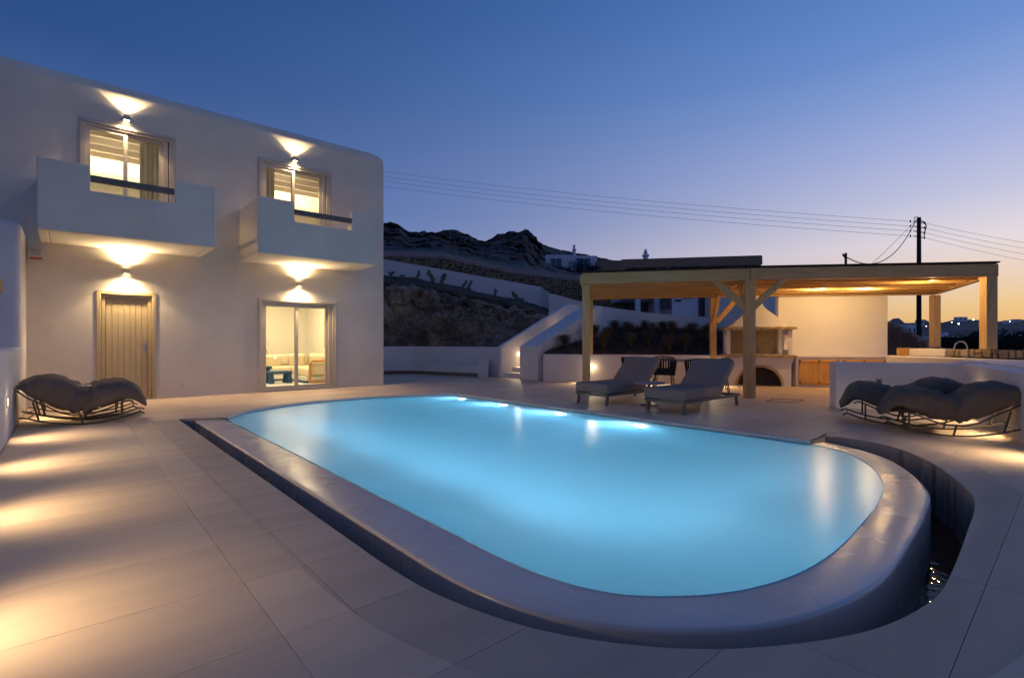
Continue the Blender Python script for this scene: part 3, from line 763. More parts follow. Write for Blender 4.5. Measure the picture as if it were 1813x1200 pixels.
# ------------------------------------------------------------------ sun loungers
def sun_lounger(label):
    t = thing('sun_lounger', label, 'sun lounger', (0, 0, 0), 0, 'taupe sun loungers by the pool')
    Lg, wd, zf = 2.02, .76, .20
    f_ = MB()
    for s in (-1, 1): f_.beam((0, s * (wd / 2 - .025), zf), (Lg, s * (wd / 2 - .025), zf), .04, .05)
    for x in (.02, .65, 1.25, Lg - .02): f_.beam((x, -wd / 2 + .045, zf), (x, wd / 2 - .045, zf), .04, .045)
    f_.build('frame', taupe_metal, t, bevel=.004)
    for x in (.07, Lg - .10):
        for s in (-1, 1):
            MB().beam((x - (.03 if x < 1 else -.03), s * (wd / 2 - .03), 0), (x, s * (wd / 2 - .03), zf - .026), .045, .05).build('leg', taupe_metal, t, bevel=.004)
    MB().box((.64, 0, zf + .12), (1.28, wd + .03, .18)).build('seat_cushion', lounge_fabric, t, bevel=.035, seg=4, smooth=True)
    a_ = R(43); hinge = Vector((1.27, 0, zf + .08))
    mm = Matrix.Translation(hinge) @ Matrix.Rotation(-a_, 4, 'Y') @ Matrix.Translation((.36, 0, .075))
    MB().box((0, 0, 0), (.76, wd + .03, .15), m=mm).build('back_cushion', lounge_fabric, t, bevel=.035, seg=4, smooth=True)
    mm2 = Matrix.Translation(hinge) @ Matrix.Rotation(-a_, 4, 'Y') @ Matrix.Translation((.36, 0, -.02))
    MB().box((0, 0, 0), (.70, wd - .06, .03), m=mm2).build('backrest_panel', taupe_metal, t)
    for s in (-1, 1):
        top = hinge + Vector((.45 * math.cos(a_), 0, .45 * math.sin(a_) - .04))
        MB().tube([(top.x, s * .3, top.z), (1.72, s * .3, zf + .03)], .010, 8).build('back_stay', dark_metal, t)
    return t
sl = sun_lounger('taupe sun lounger nearest the camera, in front of the pergola post'); sl.location = (7.52, 4.68, 0)
sl2 = copy_tree(sl); sl2['label'] = 'taupe sun lounger farther from the camera, in front of the left pergola post'; sl2.location = (7.50, 6.24, 0)
t = thing('side_table', 'low round table between the two sun loungers', 'table', (8.28, 5.45, 0))
MB().lathe([(.17, 0), (.17, .014), (.03, .025), (.025, .40), (.05, .41)], (8.28, 5.45, 0), 22).build('pedestal', taupe_metal, t)
MB().lathe([(.0, .405), (.27, .405), (.285, .415), (.285, .435), (.27, .44), (.0, .44)], (8.28, 5.45, 0), 32).build('top', table_top, t)

# dining table with dark woven chairs under the pergola
dt = C(4.05, 12.75)
t = thing('dining_table', 'grey dining table under the pergola behind the sun loungers', 'table', dt, R(-55))
MB().box(dt + Vector((0, 0, .735)), (1.75, .95, .035), R(-55)).build('top', table_top, t, bevel=.008)
for sx in (-1, 1):
    for sy in (-1, 1):
        q = dt + Matrix.Rotation(R(-55), 3, 'Z') @ Vector((sx * .74, sy * .38, 0))
        MB().beam(q, q + Vector((0, 0, .717)), .05, .05).build('leg', taupe_metal, t)
def rope_chair(label):
    t = thing('dining_chair', label, 'chair', (0, 0, 0), 0, 'dark woven dining chairs round the table')
    MB().box((0, 0, .45), (.50, .50, .07)).build('seat', rope_dark, t, bevel=.025, seg=3)
    bk = MB(); 
    K = 18
    for i in range(K):                                     # woven cords of the wrap-round back
        a_ = R(-105 + 210 * i / (K - 1)); x, y = -.27 * math.cos(a_), .28 * math.sin(a_)
        bk.tube([(x * .92, y * .92, .47), (x, y, .62), (x * 1.08, y * 1.05, .80 - .10 * (abs(a_) / R(105)) ** 2)], .016, 6)
    bk.build('back_weave', rope_dark, t)
    MB().tube([(-.27 * 1.08 * math.cos(R(a)), .28 * 1.05 * math.sin(R(a)), .80 - .10 * (abs(a) / 105) ** 2) for a in range(-105, 106, 15)], .016, 8).build('top_rail', dark_metal, t)
    for sx in (-1, 1):
        for sy in (-1, 1): MB().tube([(sx * .25, sy * .24, 0), (sx * .19, sy * .19, .43)], .014, 8).build('leg', dark_metal, t)
    return t
rc = rope_chair('dark woven dining chair seen between the two sun loungers')
def chair_at(o, c_, face):
    o.location = (c_.x, c_.y, 0); o.rotation_euler = (0, 0, math.atan2(face.y - c_.y, face.x - c_.x))
c1 = C(3.62, 12.05); chair_at(rc, c1, C(3.8, 12.9))
for (r_, d_, fr2, lb) in ((4.42, 12.0, (4.6, 12.9), 'dark woven dining chair half hidden by the near sun lounger back'), (3.15, 13.15, (3.9, 12.9), 'dark woven dining chair at the left end of the dining table'), (5.10, 12.55, (4.3, 12.75), 'dark woven dining chair at the right end of the dining table'), (4.1, 13.6, (4.0, 12.9), 'dark woven dining chair on the far side of the dining table')):
    o = copy_tree(rc); o['label'] = lb; chair_at(o, C(r_, d_), C(*fr2))

# ------------------------------------------------------------------ pergola
PG = thing('pergola', 'pine pergola with braced posts over the outdoor kitchen', 'pergola', C(5.13, 10.82))
PT, BH = 2.77, .25
pl, pm, pr = (1.62, 11.62), (5.10, 10.84), (9.80, 10.22)
bl, bmid, br = (2.35, 15.2), (5.70, 14.3), (11.42, 13.62)
def at2(p, z): return C(p[0], p[1], z)
def lerp2(a_, b_, t_): return (a_[0] + (b_[0] - a_[0]) * t_, a_[1] + (b_[1] - a_[1]) * t_)
zb_f = PT - BH
rots = {}
def post(p, z0, z1, w, rz, nm='post'): return MB().box(at2(p, (z0 + z1) / 2), (w, w, z1 - z0), rz).build(nm, pine, PG, bevel=.008)
rzA, rzB = -YAW + math.atan2(pm[1] - pl[1], pm[0] - pl[0]), -YAW + math.atan2(pr[1] - pm[1], pr[0] - pm[0])
post((pl[0] + .10, pl[1] + .06), 0, zb_f, .17, rzA); post(pm, 0, zb_f, .20, rzB); post((pr[0] - .10, pr[1] + .05), 1.05, zb_f, .20, rzB)
post(bmid, 0, 2.45, .17, rzA); post(br, 1.06, 2.45, .18, rzB); post(bl, .8, 2.45, .17, rzA)
def hb(p, q, z, w, h, nm, mt=pine_h): return MB().beam(at2(p, z), at2(q, z), w, h).build(nm, mt, PG, bevel=.006)
zf = PT - BH / 2
jA = lerp2(pl, pm, 1 + .004)
hb(pl, lerp2(pl, pm, .999), zf, .15, BH, 'beam'); hb(lerp2(pm, pr, .001), pr, zf, .15, BH, 'beam')
BT = 2.70
hb(bl, lerp2(bl, bmid, .999), BT - .12, .14, .23, 'beam'); hb(lerp2(bmid, br, .001), br, BT - .12, .14, .23, 'beam')
for p, q in ((pl, bl), (pm, bmid), (pr, br)):
    dlt = .10
    a_, b_ = lerp2(p, q, .025), lerp2(p, q, .975)
    MB().beam(at2(a_, zf + .003), at2(b_, BT - .117), .13, .22).build('beam', pine_h, PG, bevel=.006)
for (f0, f1, b0, b1) in ((pl, pm, bl, bmid), (pm, pr, bmid, br)):
    for k in range(1, 6):
        t_ = k / 6; z = (zf - .015) * (1 - t_) + (BT - .115) * t_
        p, q = lerp2(lerp2(f0, b0, t_), lerp2(f1, b1, t_), .025), lerp2(lerp2(f0, b0, t_), lerp2(f1, b1, t_), .975)
        MB().beam(at2(p, z), at2(q, z), .075, .20).build('rafter', pine_h, PG, bevel=.004)
    NB_ = 22                                                # boards over the rafters, each its own piece
    for k in range(NB_):
        ta, tb = k / NB_ + .002, (k + 1) / NB_ - .002
        q4 = [lerp2(f0, f1, ta), lerp2(f0, f1, tb), lerp2(b0, b1, tb), lerp2(b0, b1, ta)]
        zz = [zf + .128, zf + .128, BT + .005, BT + .005]
        v = [at2(p, z) for p, z in zip(q4, zz)]; MB().hexa(v + [p + Vector((0, 0, .02)) for p in v]).build('roof_board', pine, PG)
    ov = .05
    q4 = [lerp2(f0, f1, -.004), lerp2(f0, f1, 1.0), lerp2(b0, b1, 1.0), lerp2(b0, b1, -.004)]
    q4 = [(q4[0][0], q4[0][1] - ov - .05), (q4[1][0], q4[1][1] - ov - .05), q4[2], q4[3]]
    v = [at2(p, z) for p, z in zip(q4, (zf + .152, zf + .152, BT + .03, BT + .03))]
    MB().hexa(v + [p + Vector((0, 0, .022)) for p in v]).build('roof_cover', roof_felt, PG)
def brace(p0, z0, p1, z1, w=.13): MB().beam(at2(p0, z0), at2(p1, z1), .09, w).build('brace', pine, PG, bevel=.006)
off = .01
brace(lerp2(pm, pl, .02), 1.93, lerp2(pm, pl, .205), zb_f + .03); brace(lerp2(pm, pr, .015), 1.93, lerp2(pm, pr, .15), zb_f + .03)
brace(lerp2(pm, bmid, .03), 1.93, lerp2(pm, bmid, .20), zb_f + .03)
brace(lerp2((pl[0] + .1, pl[1]), bl, .03), 1.75, lerp2((pl[0] + .1, pl[1]), bl, .20), zb_f + .03)
brace(lerp2(bmid, pm, .02), 1.75, lerp2(bmid, pm, .19), 2.46); brace(lerp2(bmid, br, .015), 1.75, lerp2(bmid, br, .12), 2.46)
def ceiling_spot(r_, d_, label, pw):
    z = 2.56; p = C(r_, d_, z)
    t = thing('ceiling_spot', label, 'lamp', p, 0, 'round spotlights under the pergola roof')
    MB().lathe([(.036, -.03), (.04, -.02), (.04, .08), (.0, .08)], p, 18).build('can', alu, t)
    MB().lathe([(.0, -.033), (.032, -.033), (.032, -.025), (.0, -.025)], p, 18).build('lens', bulb, t)
    point('bulb', t, p + Vector((0, 0, -.06)), pw, (1, .67, .28), .05)
ceiling_spot(7.75, 12.55, 'lit spotlight under the pergola roof above the barbecue side of the kitchen', 58); ceiling_spot(8.85, 12.5, 'lit spotlight under the pergola roof above the cabinets', 58); ceiling_spot(9.15, 11.0, 'lit spotlight under the pergola roof near the right-hand front post', 38)
for (r_, d_, s_) in ((11.02, 13.64, .07), (10.35, 13.73, .07)):
    p = C(r_, d_, 2.52); o = MB().box(p, (.12, .08, .11), rzB).build('junction_box', MATS['white_plastic'], bevel=.006); tag(o, 'small white box fixed under the pergola back beam' + (' nearest the back post' if r_ > 11 else ' beside the utility pole'), 'junction box')

# ------------------------------------------------------------------ barbecue and outdoor kitchen
BQ = C(6.70, 13.66); brz = -YAW + math.atan2(-.265, .964)
bq = thing('barbecue', 'white plastered barbecue with brick ledges and arched wood store', 'barbecue', BQ, brz)
BM_ = MW[bq.name]
class LB(MB):                                                # builder working in a local frame
    def __init__(s, m): super().__init__(); s.m = m
    def build(s, *a_, **k): s.v = [s.m @ p for p in s.v]; return MB.build(s, *a_, **k)
base = LB(BM_); base.hexa([(-.78, 0, 0), (.78, 0, 0), (.78, .8, 0), (-.78, .8, 0), (-.78, 0, .56), (.78, 0, .56), (.78, .8, .56), (-.78, .8, .56)])
bo = base.build('base', plaster_white, bq)
archp = [(-.54, -.5, -.1), (.54, -.5, -.1), (.54, -.5, .03)] + [(.54 * math.cos(a_), -.5, .03 + .49 * math.sin(a_)) for a_ in (math.pi * k / 20 for k in range(1, 20))] + [(-.54, -.5, .03)]
ct = LB(BM_); ct.extrude(archp, (0, 1.15, 0)); ct = ct.build('cutter', None)
carve(bo, [ct]); bo.data.materials.clear(); bo.data.materials.append(plaster_white); bo.data.materials.append(dark_plaster)
for p in bo.data.polygons:
    if p.center.y > .03 and abs(p.center.x) < .6 and p.center.z < .54: p.material_index = 1
sh = LB(BM_); sh.hexa([(-.78, -.001, .561), (.78, -.001, .561), (.78, .8, .561), (-.78, .8, .561), (-.84, -.06, .78), (.84, -.06, .78), (.84, .8, .78), (-.84, .8, .78)]); sh.build('hearth_slab', plaster_white, bq)
vb = LB(BM_)
for k in range(26):
    a0, a1 = math.pi * (k + .06) / 26, math.pi * (k + .94) / 26
    pts = [(r_ * math.cos(a_), -.012, .03 + r_ * .915 * math.sin(a_)) for r_, a_ in ((.54, a0), (.605, a0), (.605, a1), (.54, a1))]
    vb.extrude(pts, (0, .12, 0))
o = vb.build('arch_brick', brick_mat, bq); o['kind'] = 'stuff'
for z0, ov, nm in ((.782, .10, 'hearth_ledge_brick'), (1.535, .08, 'hood_ledge_brick')):
    lb = LB(BM_); nb = 26; x0 = -.90
    for k in range(nb):
        w_ = 1.80 / nb; lb.box((x0 + (k + .5) * w_, -.06 - ov / 2 + .10, z0 + .034), (w_ - .008, .24, .066 + random.uniform(-.003, .003)))
    for sx in (-1, 1):
        for k in range(8): lb.box((sx * .86, .17 + k * .085, z0 + .034), (.10, .077, .066))
    o = lb.build(nm, brick_mat, bq, bevel=.006, seg=1); o['kind'] = 'stuff'
fb_ = LB(BM_); row = 0
z = .85
while z < 1.50:                                             # brick lining of the fire box
    for k in range(-8, 8):
        x0 = k * .10 + (.05 if row % 2 else 0)
        if -.74 < x0 < .66: fb_.bb(x0 + .003, x0 + .097, .70, .76, z + .003, z + .047)
    z += .05; row += 1
o = fb_.build('lining_brick', brick_mat, bq); o['kind'] = 'stuff'
s_ = LB(BM_); s_.bb(-.80, .80, .761, .82, .78, 1.60); s_.bb(-.735, .735, -.02, .76, .782, .85); s_.build('fire_box', plaster_white, bq)
for sx in (-1, 1):
    s_ = LB(BM_); s_.bb(sx * .77 - .05, sx * .77 + .05, .05, .10, .852, 1.534); s_.bb(sx * .77 - .05, sx * .77 + .05, .55, .76, .852, 1.534); s_.bb(sx * .77 - .05, sx * .77 + .05, .10, .55, .852, .98); s_.bb(sx * .77 - .05, sx * .77 + .05, .10, .55, 1.40, 1.534)
    s_.build('side_cheek', plaster_white, bq)
hoodp = [(.74, 1.605), (.60, 1.74), (.44, 1.89), (.28, 2.04), (.18, 2.14), (.135, 2.24), (.13, 2.46)]
hs = LB(BM_); rows_ = []
for x, z in hoodp:
    f_ = x / .80; rows_.append([(-x, -.08 + .42 * (1 - f_), z), (x, -.08 + .42 * (1 - f_), z), (x, .80 - .12 * (1 - f_), z), (-x, .80 - .12 * (1 - f_), z)])
hs.add([p for r_ in rows_ for p in r_], [(i * 4 + k, i * 4 + (k + 1) % 4, (i + 1) * 4 + (k + 1) % 4, (i + 1) * 4 + k) for i in range(len(rows_) - 1) for k in range(4)] + [(3, 2, 1, 0), tuple((len(rows_) - 1) * 4 + k for k in range(4))])
hs.build('hood', plaster_white, bq)

kt = thing('outdoor_kitchen', 'outdoor kitchen counter with pine cabinets before a tall white wall', 'kitchen', C(8.8, 13.5))
p0, p1 = (7.42, 14.05), (10.22, 13.72)
def quad_block(name, a_, b_, th, z0, z1, mt, parent=None, bevel=.012):
    a_, b_ = Vector(a_), Vector(b_); n_ = Vector((-(b_ - a_).y, (b_ - a_).x)).normalized() * th
    return MB().prism([tuple(C(*p)[:2]) for p in (a_, b_, b_ + n_, a_ + n_)], z0, z1).build(name, mt, parent, bevel=bevel)
quad_block('back_wall', p0, p1, .22, -.1, 2.45, plaster_white, kt)
f0, f1 = (7.56, 13.42), (10.15, 13.12)
quad_block('counter', f0, f1, .61, 0, .78, plaster_white, kt)
q0, q1 = (7.56, 13.38), (10.18, 13.08)
quad_block('worktop', q0, q1, .65, .782, .84, plaster_white, kt, .008)
fdir = (Vector(f1) - Vector(f0)).normalized()
def cab(r0, r1):
    e = bpy.data.objects.new('cabinet', None); link(e, kt); MW[e.name] = MW[kt.name].copy()
    nrm = Vector((fdir.y, -fdir.x)); npk = 8
    pa, pb = Vector(f0) + fdir * ((r0 - f0[0]) / fdir.x), Vector(f0) + fdir * ((r1 - f0[0]) / fdir.x)
    for k in range(npk):
        a_, b_ = pa.lerp(pb, k / npk + .002), pa.lerp(pb, (k + 1) / npk - .002)
        n_ = nrm * .03
        MB().prism([tuple(C(*p)[:2]) for p in (a_ - nrm * -.002, b_ - nrm * -.002, b_ + n_, a_ + n_)], .06, .73).build('plank', pine_door, e, bevel=.003, seg=1)
    for z in (.10, .66):
        MB().prism([tuple(C(*p)[:2]) for p in (pa + nrm * .031, pb + nrm * .031, pb + nrm * .047, pa + nrm * .047)], z - .0, z + .055).build('batten', pine_door, e, bevel=.003, seg=1)
    for m_ in (.02, .5, .98):
        q = pa.lerp(pb, m_)
        for z in (.13, .69): MB().box(C(q.x, q.y, z) + (C(nrm.x, nrm.y) * .055), (.03, .03, .05), brz).build('hinge', dark_metal, e)
cab(7.62, 8.60); cab(8.70, 9.72)

# low wall and kitchen island on the right
A_, B_, C_, C2_ = (5.86, 9.15), (7.58, 8.47), (6.0, 5.9), (5.05, 4.35)
isl = thing('kitchen_island', 'low white island wall with counter in front of the outdoor kitchen', 'wall', C(7.5, 8.6))
MB().prism([tuple(C(*p)[:2]) for p in (A_, B_, C2_, (5.35, 4.15), (7.93, 8.45), (7.72, 8.78), (5.95, 9.46))], -.1, .83).build('wall', plaster_white, isl, bevel=.015)
MB().prism([tuple(C(*p)[:2]) for p in ((7.735, 8.79), (7.945, 8.44), (6.2, 5.54), (8.4, 4.8), (9.62, 8.0), (9.78, 12.4), (9.2, 12.4), (9.0, 9.6))], -.1, .855).build('counter', plaster_white, isl, bevel=.01)
quad_block('upstand', (9.80, 12.45), (9.80, 11.42), .24, .857, 1.04, plaster_white, isl)
MB().box(C(9.70, 12.50, .93), (.26, .10, .24), -YAW).build('end_panel', pine_door, isl, bevel=.006)
sw = thing('stone_upstand', 'low wall of pale rubble stone behind the kitchen tap', 'wall', C(9.85, 9.9))
quad_block('core', (9.90, 11.40), (9.72, 6.5), .26, .5, 1.035, mortar, sw)
v0, v1 = Vector((9.88, 11.40)), Vector((9.70, 6.5)); L_ = (v1 - v0).length; s = 0.0
def rubble(mb_, c_, sx, sy, sz, rz):
    m_ = Matrix.Translation(c_) @ Matrix.Rotation(rz, 4, 'Z')
    pts = []
    for (x, y, z) in ((-1, -1, -1), (1, -1, -1), (1, 1, -1), (-1, 1, -1), (-1, -1, 1), (1, -1, 1), (1, 1, 1), (-1, 1, 1)):
        j = lambda: random.uniform(.78, 1.0)
        pts.append(m_ @ Vector((x * sx / 2 * j(), y * sy / 2 * j(), z * sz / 2 * j())))
    mb_.hexa(pts)
while s < L_ - .1:
    w_ = random.uniform(.13, .26); p = v0.lerp(v1, (s + w_ / 2) / L_); hcut = random.choice((1, 1, 2))
    zz = .86
    for k in range(hcut):
        hh = .185 / hcut
        st_ = MB(); rubble(st_, C(p.x - .0, p.y, zz + hh / 2), .10, w_ * .98, hh * 1.02, -YAW)
        st_.build('stone', wall_stone_pale, sw, bevel=.015, seg=1); zz += hh
    s += w_
t = thing('kitchen_tap', 'tall curved steel kitchen tap on the island counter', 'tap', C(9.25, 10.25, .855))
bp = C(9.25, 10.25, .855)
MB().lathe([(.03, 0), (.03, .02), (.018, .03), (.018, .06)], bp, 16).build('base', metal, t)
arc = [bp + Vector((0, 0, .05))] + [C(9.25 - .13 + .13 * math.cos(a_), 10.25, .855 + .22 + .13 * math.sin(a_)) for a_ in (math.pi * k / 12 for k in range(13))] + [C(8.99, 10.25, .855 + .17)]
MB().tube(arc, .013, 10).build('spout', metal, t, smooth=True)
MB().tube([bp + Vector((0, 0, .05)), C(9.32, 10.22, .93)], .007, 8).build('lever', metal, t)
def wall2_light(f_, label, glow=True, pw=46):
    q = Vector(B_).lerp(Vector(C2_), f_); n_ = Vector((-.852, .524)); p = C(q.x + n_.x * .001, q.y + n_.y * .001, .44)
    step_light(p, C(n_.x, n_.y), label, pw, glow=glow)
wall2_light(.505, 'lit floor light in the white wall at the head of the right rocking lounger')
wall2_light(.82, 'floor light in the right wall making the bright patch at the right edge'); wall2_light(.22, 'floor light in the right wall behind the rear rocking lounger')
q = Vector(A_).lerp(Vector(B_), .36); n_ = Vector((-.366, -.930))
step_light(C(q.x, q.y, .48), C(n_.x, n_.y), 'unlit grey louvre light in the island wall above the rocking loungers', glow=False)

# ------------------------------------------------------------------ retaining wall, stairs, bench, boundary walls
o = quad_block('retaining_wall', (.95, 15.45), (5.95, 14.17), .25, -.2, .82, plaster_white); tag(o, 'low white retaining wall below the grassy bank behind the loungers', 'wall')
nn = C(-.248, -.969)
q = Vector((.95, 15.45)).lerp(Vector((5.95, 14.17)), .292); step_light(C(q.x, q.y, .44), nn, 'lit floor light beside the left pergola post', 110)
q = Vector((.95, 15.45)).lerp(Vector((5.95, 14.17)), .93); step_light(C(q.x, q.y, .44), nn, 'floor light in the retaining wall beside the barbecue', 110)
q = Vector((.95, 15.45)).lerp(Vector((5.95, 14.17)), .62); step_light(C(q.x, q.y, .44), nn, 'floor light in the retaining wall behind the dining table', 50)

stz = thing('garden_stairs', 'white walled stairs climbing from the deck to the upper garden', 'stairs', (11.5, 12.2, 0))
s0, sl_ = 10.95, .474
for k in range(11):
    MB().bb(s0 + .12 + k * .36, s0 + .12 + 14 * .36, 12.052, 12.948, k * .17 if k else -.1, (k + 1) * .17).build('step', plaster_white, stz, bevel=.012)
w_ = [(s0, -.1), (14.15, -.1), (14.15, 2.45), (s0 + 2.95, 2.45), (s0, 1.05)]
MB().extrude([(u, 11.22, z) for u, z in w_], (0, .83, 0)).build('outer_wall', plaster_white, stz, bevel=.02)
w_ = [(s0, -.1), (14.9, -.1), (14.9, 2.62), (s0 + 3.3, 2.62), (s0, 1.06)]
MB().extrude([(u, 12.95, z) for u, z in w_], (0, .18, 0)).build('inner_wall', plaster_white, stz, bevel=.02)
step_light((11.71, 12.95, .77), (0, -1, 0), 'lit light in the wall at the foot of the garden stairs', 60, tilt=-.9, size=130)
step_light((13.6, 12.95, 1.68), (0, -1, 0), 'added fill light higher up in the garden stair wall, unseen behind the outer wall', 60, tilt=-.9, size=130)  # extra lamp kept out of view, added to warm the upper stair wall

bw = thing('boundary_wall', 'white boundary wall with built-in bench below the rock bank', 'wall', C(-2.2, 18))
k0, k1, k2 = (-.36, 17.25), (-3.75, 19.5), (-8.5, 18.6)
def strip(pts, th, z0, z1):
    P = [Vector(p) for p in pts]; off_ = [Vector((p.x, p.y + th)) for p in P]
    return MB().prism([tuple(C(*p)[:2]) for p in P + off_[::-1]], z0, z1)
strip([k0, k1, k2], .25, -.1, 1.02).build('wall', plaster_white, bw, bevel=.015)
strip([(-.95, 17.02), (-3.72, 18.86), (-8.4, 18.0)], .60, .12, .42).build('bench', plaster_white, bw, bevel=.015)
strip([(-.95, 17.20), (-3.72, 19.04), (-8.4, 18.2)], .42, -.1, .119).build('bench_plinth', grout, bw)
strip([(-.80, 16.90), (-1.16, 17.13)], .5, -.1, .58).build('bench_end', plaster_white, bw, bevel=.015)

# rock bank behind the boundary wall
def prof_lin(T, x):
    if x <= T[0][0]: return T[0][1]
    for (a0, b0), (a1, b1) in zip(T, T[1:]):
        if x <= a1: return b0 + (b1 - b0) * (x - a0) / (a1 - a0)
    return T[-1][1]
BANKTOP = [(600, 474), (680, 486), (740, 492), (800, 506), (900, 528), (970, 546), (1010, 556)]
def bank(i, j):
    px = 600 + 400 * i
    dtop = 24.8
    d = 19.9 + .3 * math.sin(px * .02) + (dtop - 19.9) * (j ** 1.6)
    if px > 880: d -= (px - 880) / 120 * .2
    ztop = EYE + (CY - prof_lin(BANKTOP, px)) * dtop / F
    steep = min(1, j / .42); zf_ = .70 + (ztop * .80 - .70) * (steep ** .8) if j < .42 else ztop * .80 + ztop * .20 * ((j - .42) / .58)
    p = WX(px, d, zf_)
    k = math.sin(min(1, j * 1.6) * math.pi) ** .5 if 0 < j < .62 else .25
    n1 = noise.fractal(Vector((p.x * .55, p.y * .55, p.z * .8)), .85, 2.1, 8) - .5 * abs(noise.fractal(Vector((p.x * 1.6, p.y * 1.6, p.z * 2.2)), .8, 2.1, 5))
    n2 = noise.cell(Vector((p.x * 1.3, p.y * 1.3, p.z * 1.5)))
    dv = C(0, -1)
    return p + (dv * (n1 * .55 + n2 * .18) + Vector((0, 0, n1 * .22))) * k
bo_ = MB().grid(bank, 270, 130).build('rock_bank', rock_mat, smooth=False); tag(bo_, 'rough brown rock bank behind the boundary wall', None, None, 'structure')
bo_.data.materials.append(soil_mat)
for p in bo_.data.polygons:
    if p.index // 269 > 62 + 8 * math.sin(p.index % 269 * .09) + 5 * math.sin(p.index % 269 * .31): p.material_index = 1

def path_wall(name, pts, th, h, mt, label, parent=None, cat='wall'):
    # pts: (px, ytop, d); follows the photographed top edge
    mb_ = MB(); tops = [W(*p) for p in pts]; bk = C(0, th)
    for a_, b_ in zip(tops, tops[1:]):
        mb_.hexa([a_ - Vector((0, 0, h)), b_ - Vector((0, 0, h)), b_ + bk - Vector((0, 0, h)), a_ + bk - Vector((0, 0, h)), a_, b_, b_ + bk, a_ + bk])
    bm_ = bmesh.new(); me = mb_.mesh(name); bm_.from_mesh(me); bmesh.ops.remove_doubles(bm_, verts=bm_.verts, dist=.001)
    dup = {}
    for f in bm_.faces: dup.setdefault(tuple(sorted(v.index for v in f.verts)), []).append(f)
    kill = [f for l in dup.values() if len(l) > 1 for f in l]
    bmesh.ops.delete(bm_, geom=kill, context='FACES_ONLY'); bmesh.ops.recalc_face_normals(bm_, faces=bm_.faces); bm_.to_mesh(me); bm_.free()
    me.materials.append(mt); o = bpy.data.objects.new(name, me); link(o, parent); MW[o.name] = Matrix.Identity(4)
    if label: tag(o, label, cat)
    return o
path_wall('garden_wall', [(600, 446, 25), (680, 459, 25), (800, 480, 25), (900, 497.5, 25), (958, 508, 25), (975, 520, 24), (1000, 541, 22.5)], .25, 1.6, plaster_white, 'white wall sloping down across the hillside behind the cacti')
path_wall('garden_wall', [(972, 519, 20.9), (1000, 526, 20.6), (1049, 540, 20.2), (1150, 554, 19.4), (1240, 562, 18.7), (1330, 570, 18.1)], .25, 2.2, plaster_white, 'white wall sloping down behind the grassy bank under the pergola')

# grassy bank above the retaining wall
def gbank(i, j):
    f_, b_ = Vector((1.0, 15.70)).lerp(Vector((7.3, 14.9)), i), Vector((1.9, 20.9)).lerp(Vector((8.9, 18.3)), i)
    p2 = f_.lerp(b_, j); z = .76 + 1.15 * (j ** .6) * (.85 + .15 * math.sin(i * 3.1)) * (1 - .25 * i)
    return C(p2.x, p2.y, z + noise.noise(Vector((p2.x * 2, p2.y * 2, 0))) * .06 * min(1, j * 8))
o = MB().grid(gbank, 60, 40).build('planted_bank', soil_mat, smooth=True); tag(o, 'dark planted bank above the retaining wall', None, None, 'structure')
def grass_tuft(c_, h, nb, spread, label, seed):
    rnd = random.Random(seed); mb_ = MB()
    for k in range(nb):
        a_ = rnd.uniform(0, 2 * math.pi); l_ = h * rnd.uniform(.6, 1.05); sp = spread * rnd.uniform(.1, 1); w_ = .006; rnd_b = rnd.uniform(.45, .72)
        dr = Vector((math.cos(a_), math.sin(a_), 0)); sd = Vector((-math.sin(a_), math.cos(a_), 0))
        pts = [(dr * sp * (t_ ** 1.25) + Vector((0, 0, l_ * math.sin(t_ * math.pi * rnd_b))), w_ * (1.1 - t_)) for t_ in (0, .35, .7, 1)]
        v = []
        for p, ww in pts: v += [c_ + p - sd * ww, c_ + p + sd * ww]
        mb_.add(v, [(2 * q_, 2 * q_ + 1, 2 * q_ + 3, 2 * q_ + 2) for q_ in range(3)])
    o = mb_.build('grass_tuft', grass_mat, fixn=False, origin=c_); tag(o, label, 'grass', 'dry ornamental grasses on the bank')
rnd = random.Random(3)
ORD = ('first', 'second', 'third', 'fourth', 'fifth', 'sixth', 'seventh', 'eighth', 'ninth')
for row_, nm_, j0 in ((0, 'front', .10), (1, 'middle', .34), (2, 'back', .58)):
    for k in range(9):
        i = (k + .5 + rnd.uniform(-.3, .3)) / 9
        grass_tuft(gbank(i * .86 + .06, j0 + rnd.uniform(-.07, .07)), rnd.uniform(.32, .60), 520, rnd.uniform(.30, .48), ORD[k] + ' dry grass tuft from the stairs in the ' + nm_ + ' row on the bank', k + row_ * 20)

gc = MB(); rnd = random.Random(11)
for k in range(7000):
    p = gbank(rnd.random(), rnd.uniform(.02, .95)); a_ = rnd.uniform(0, 6.28); l_ = rnd.uniform(.05, .20); dr = Vector((math.cos(a_), math.sin(a_), 0)); sd = Vector((-dr.y, dr.x, 0)) * .012
    q_ = p + dr * l_ * rnd.uniform(.2, .9) + Vector((0, 0, l_)); gc.add([p - sd, p + sd, q_], [(0, 1, 2)])
o = gc.build('ground_cover', soil_mat, fixn=False); tag(o, 'low dark ground cover between the grass tufts on the bank', 'ground cover', None, 'stuff')

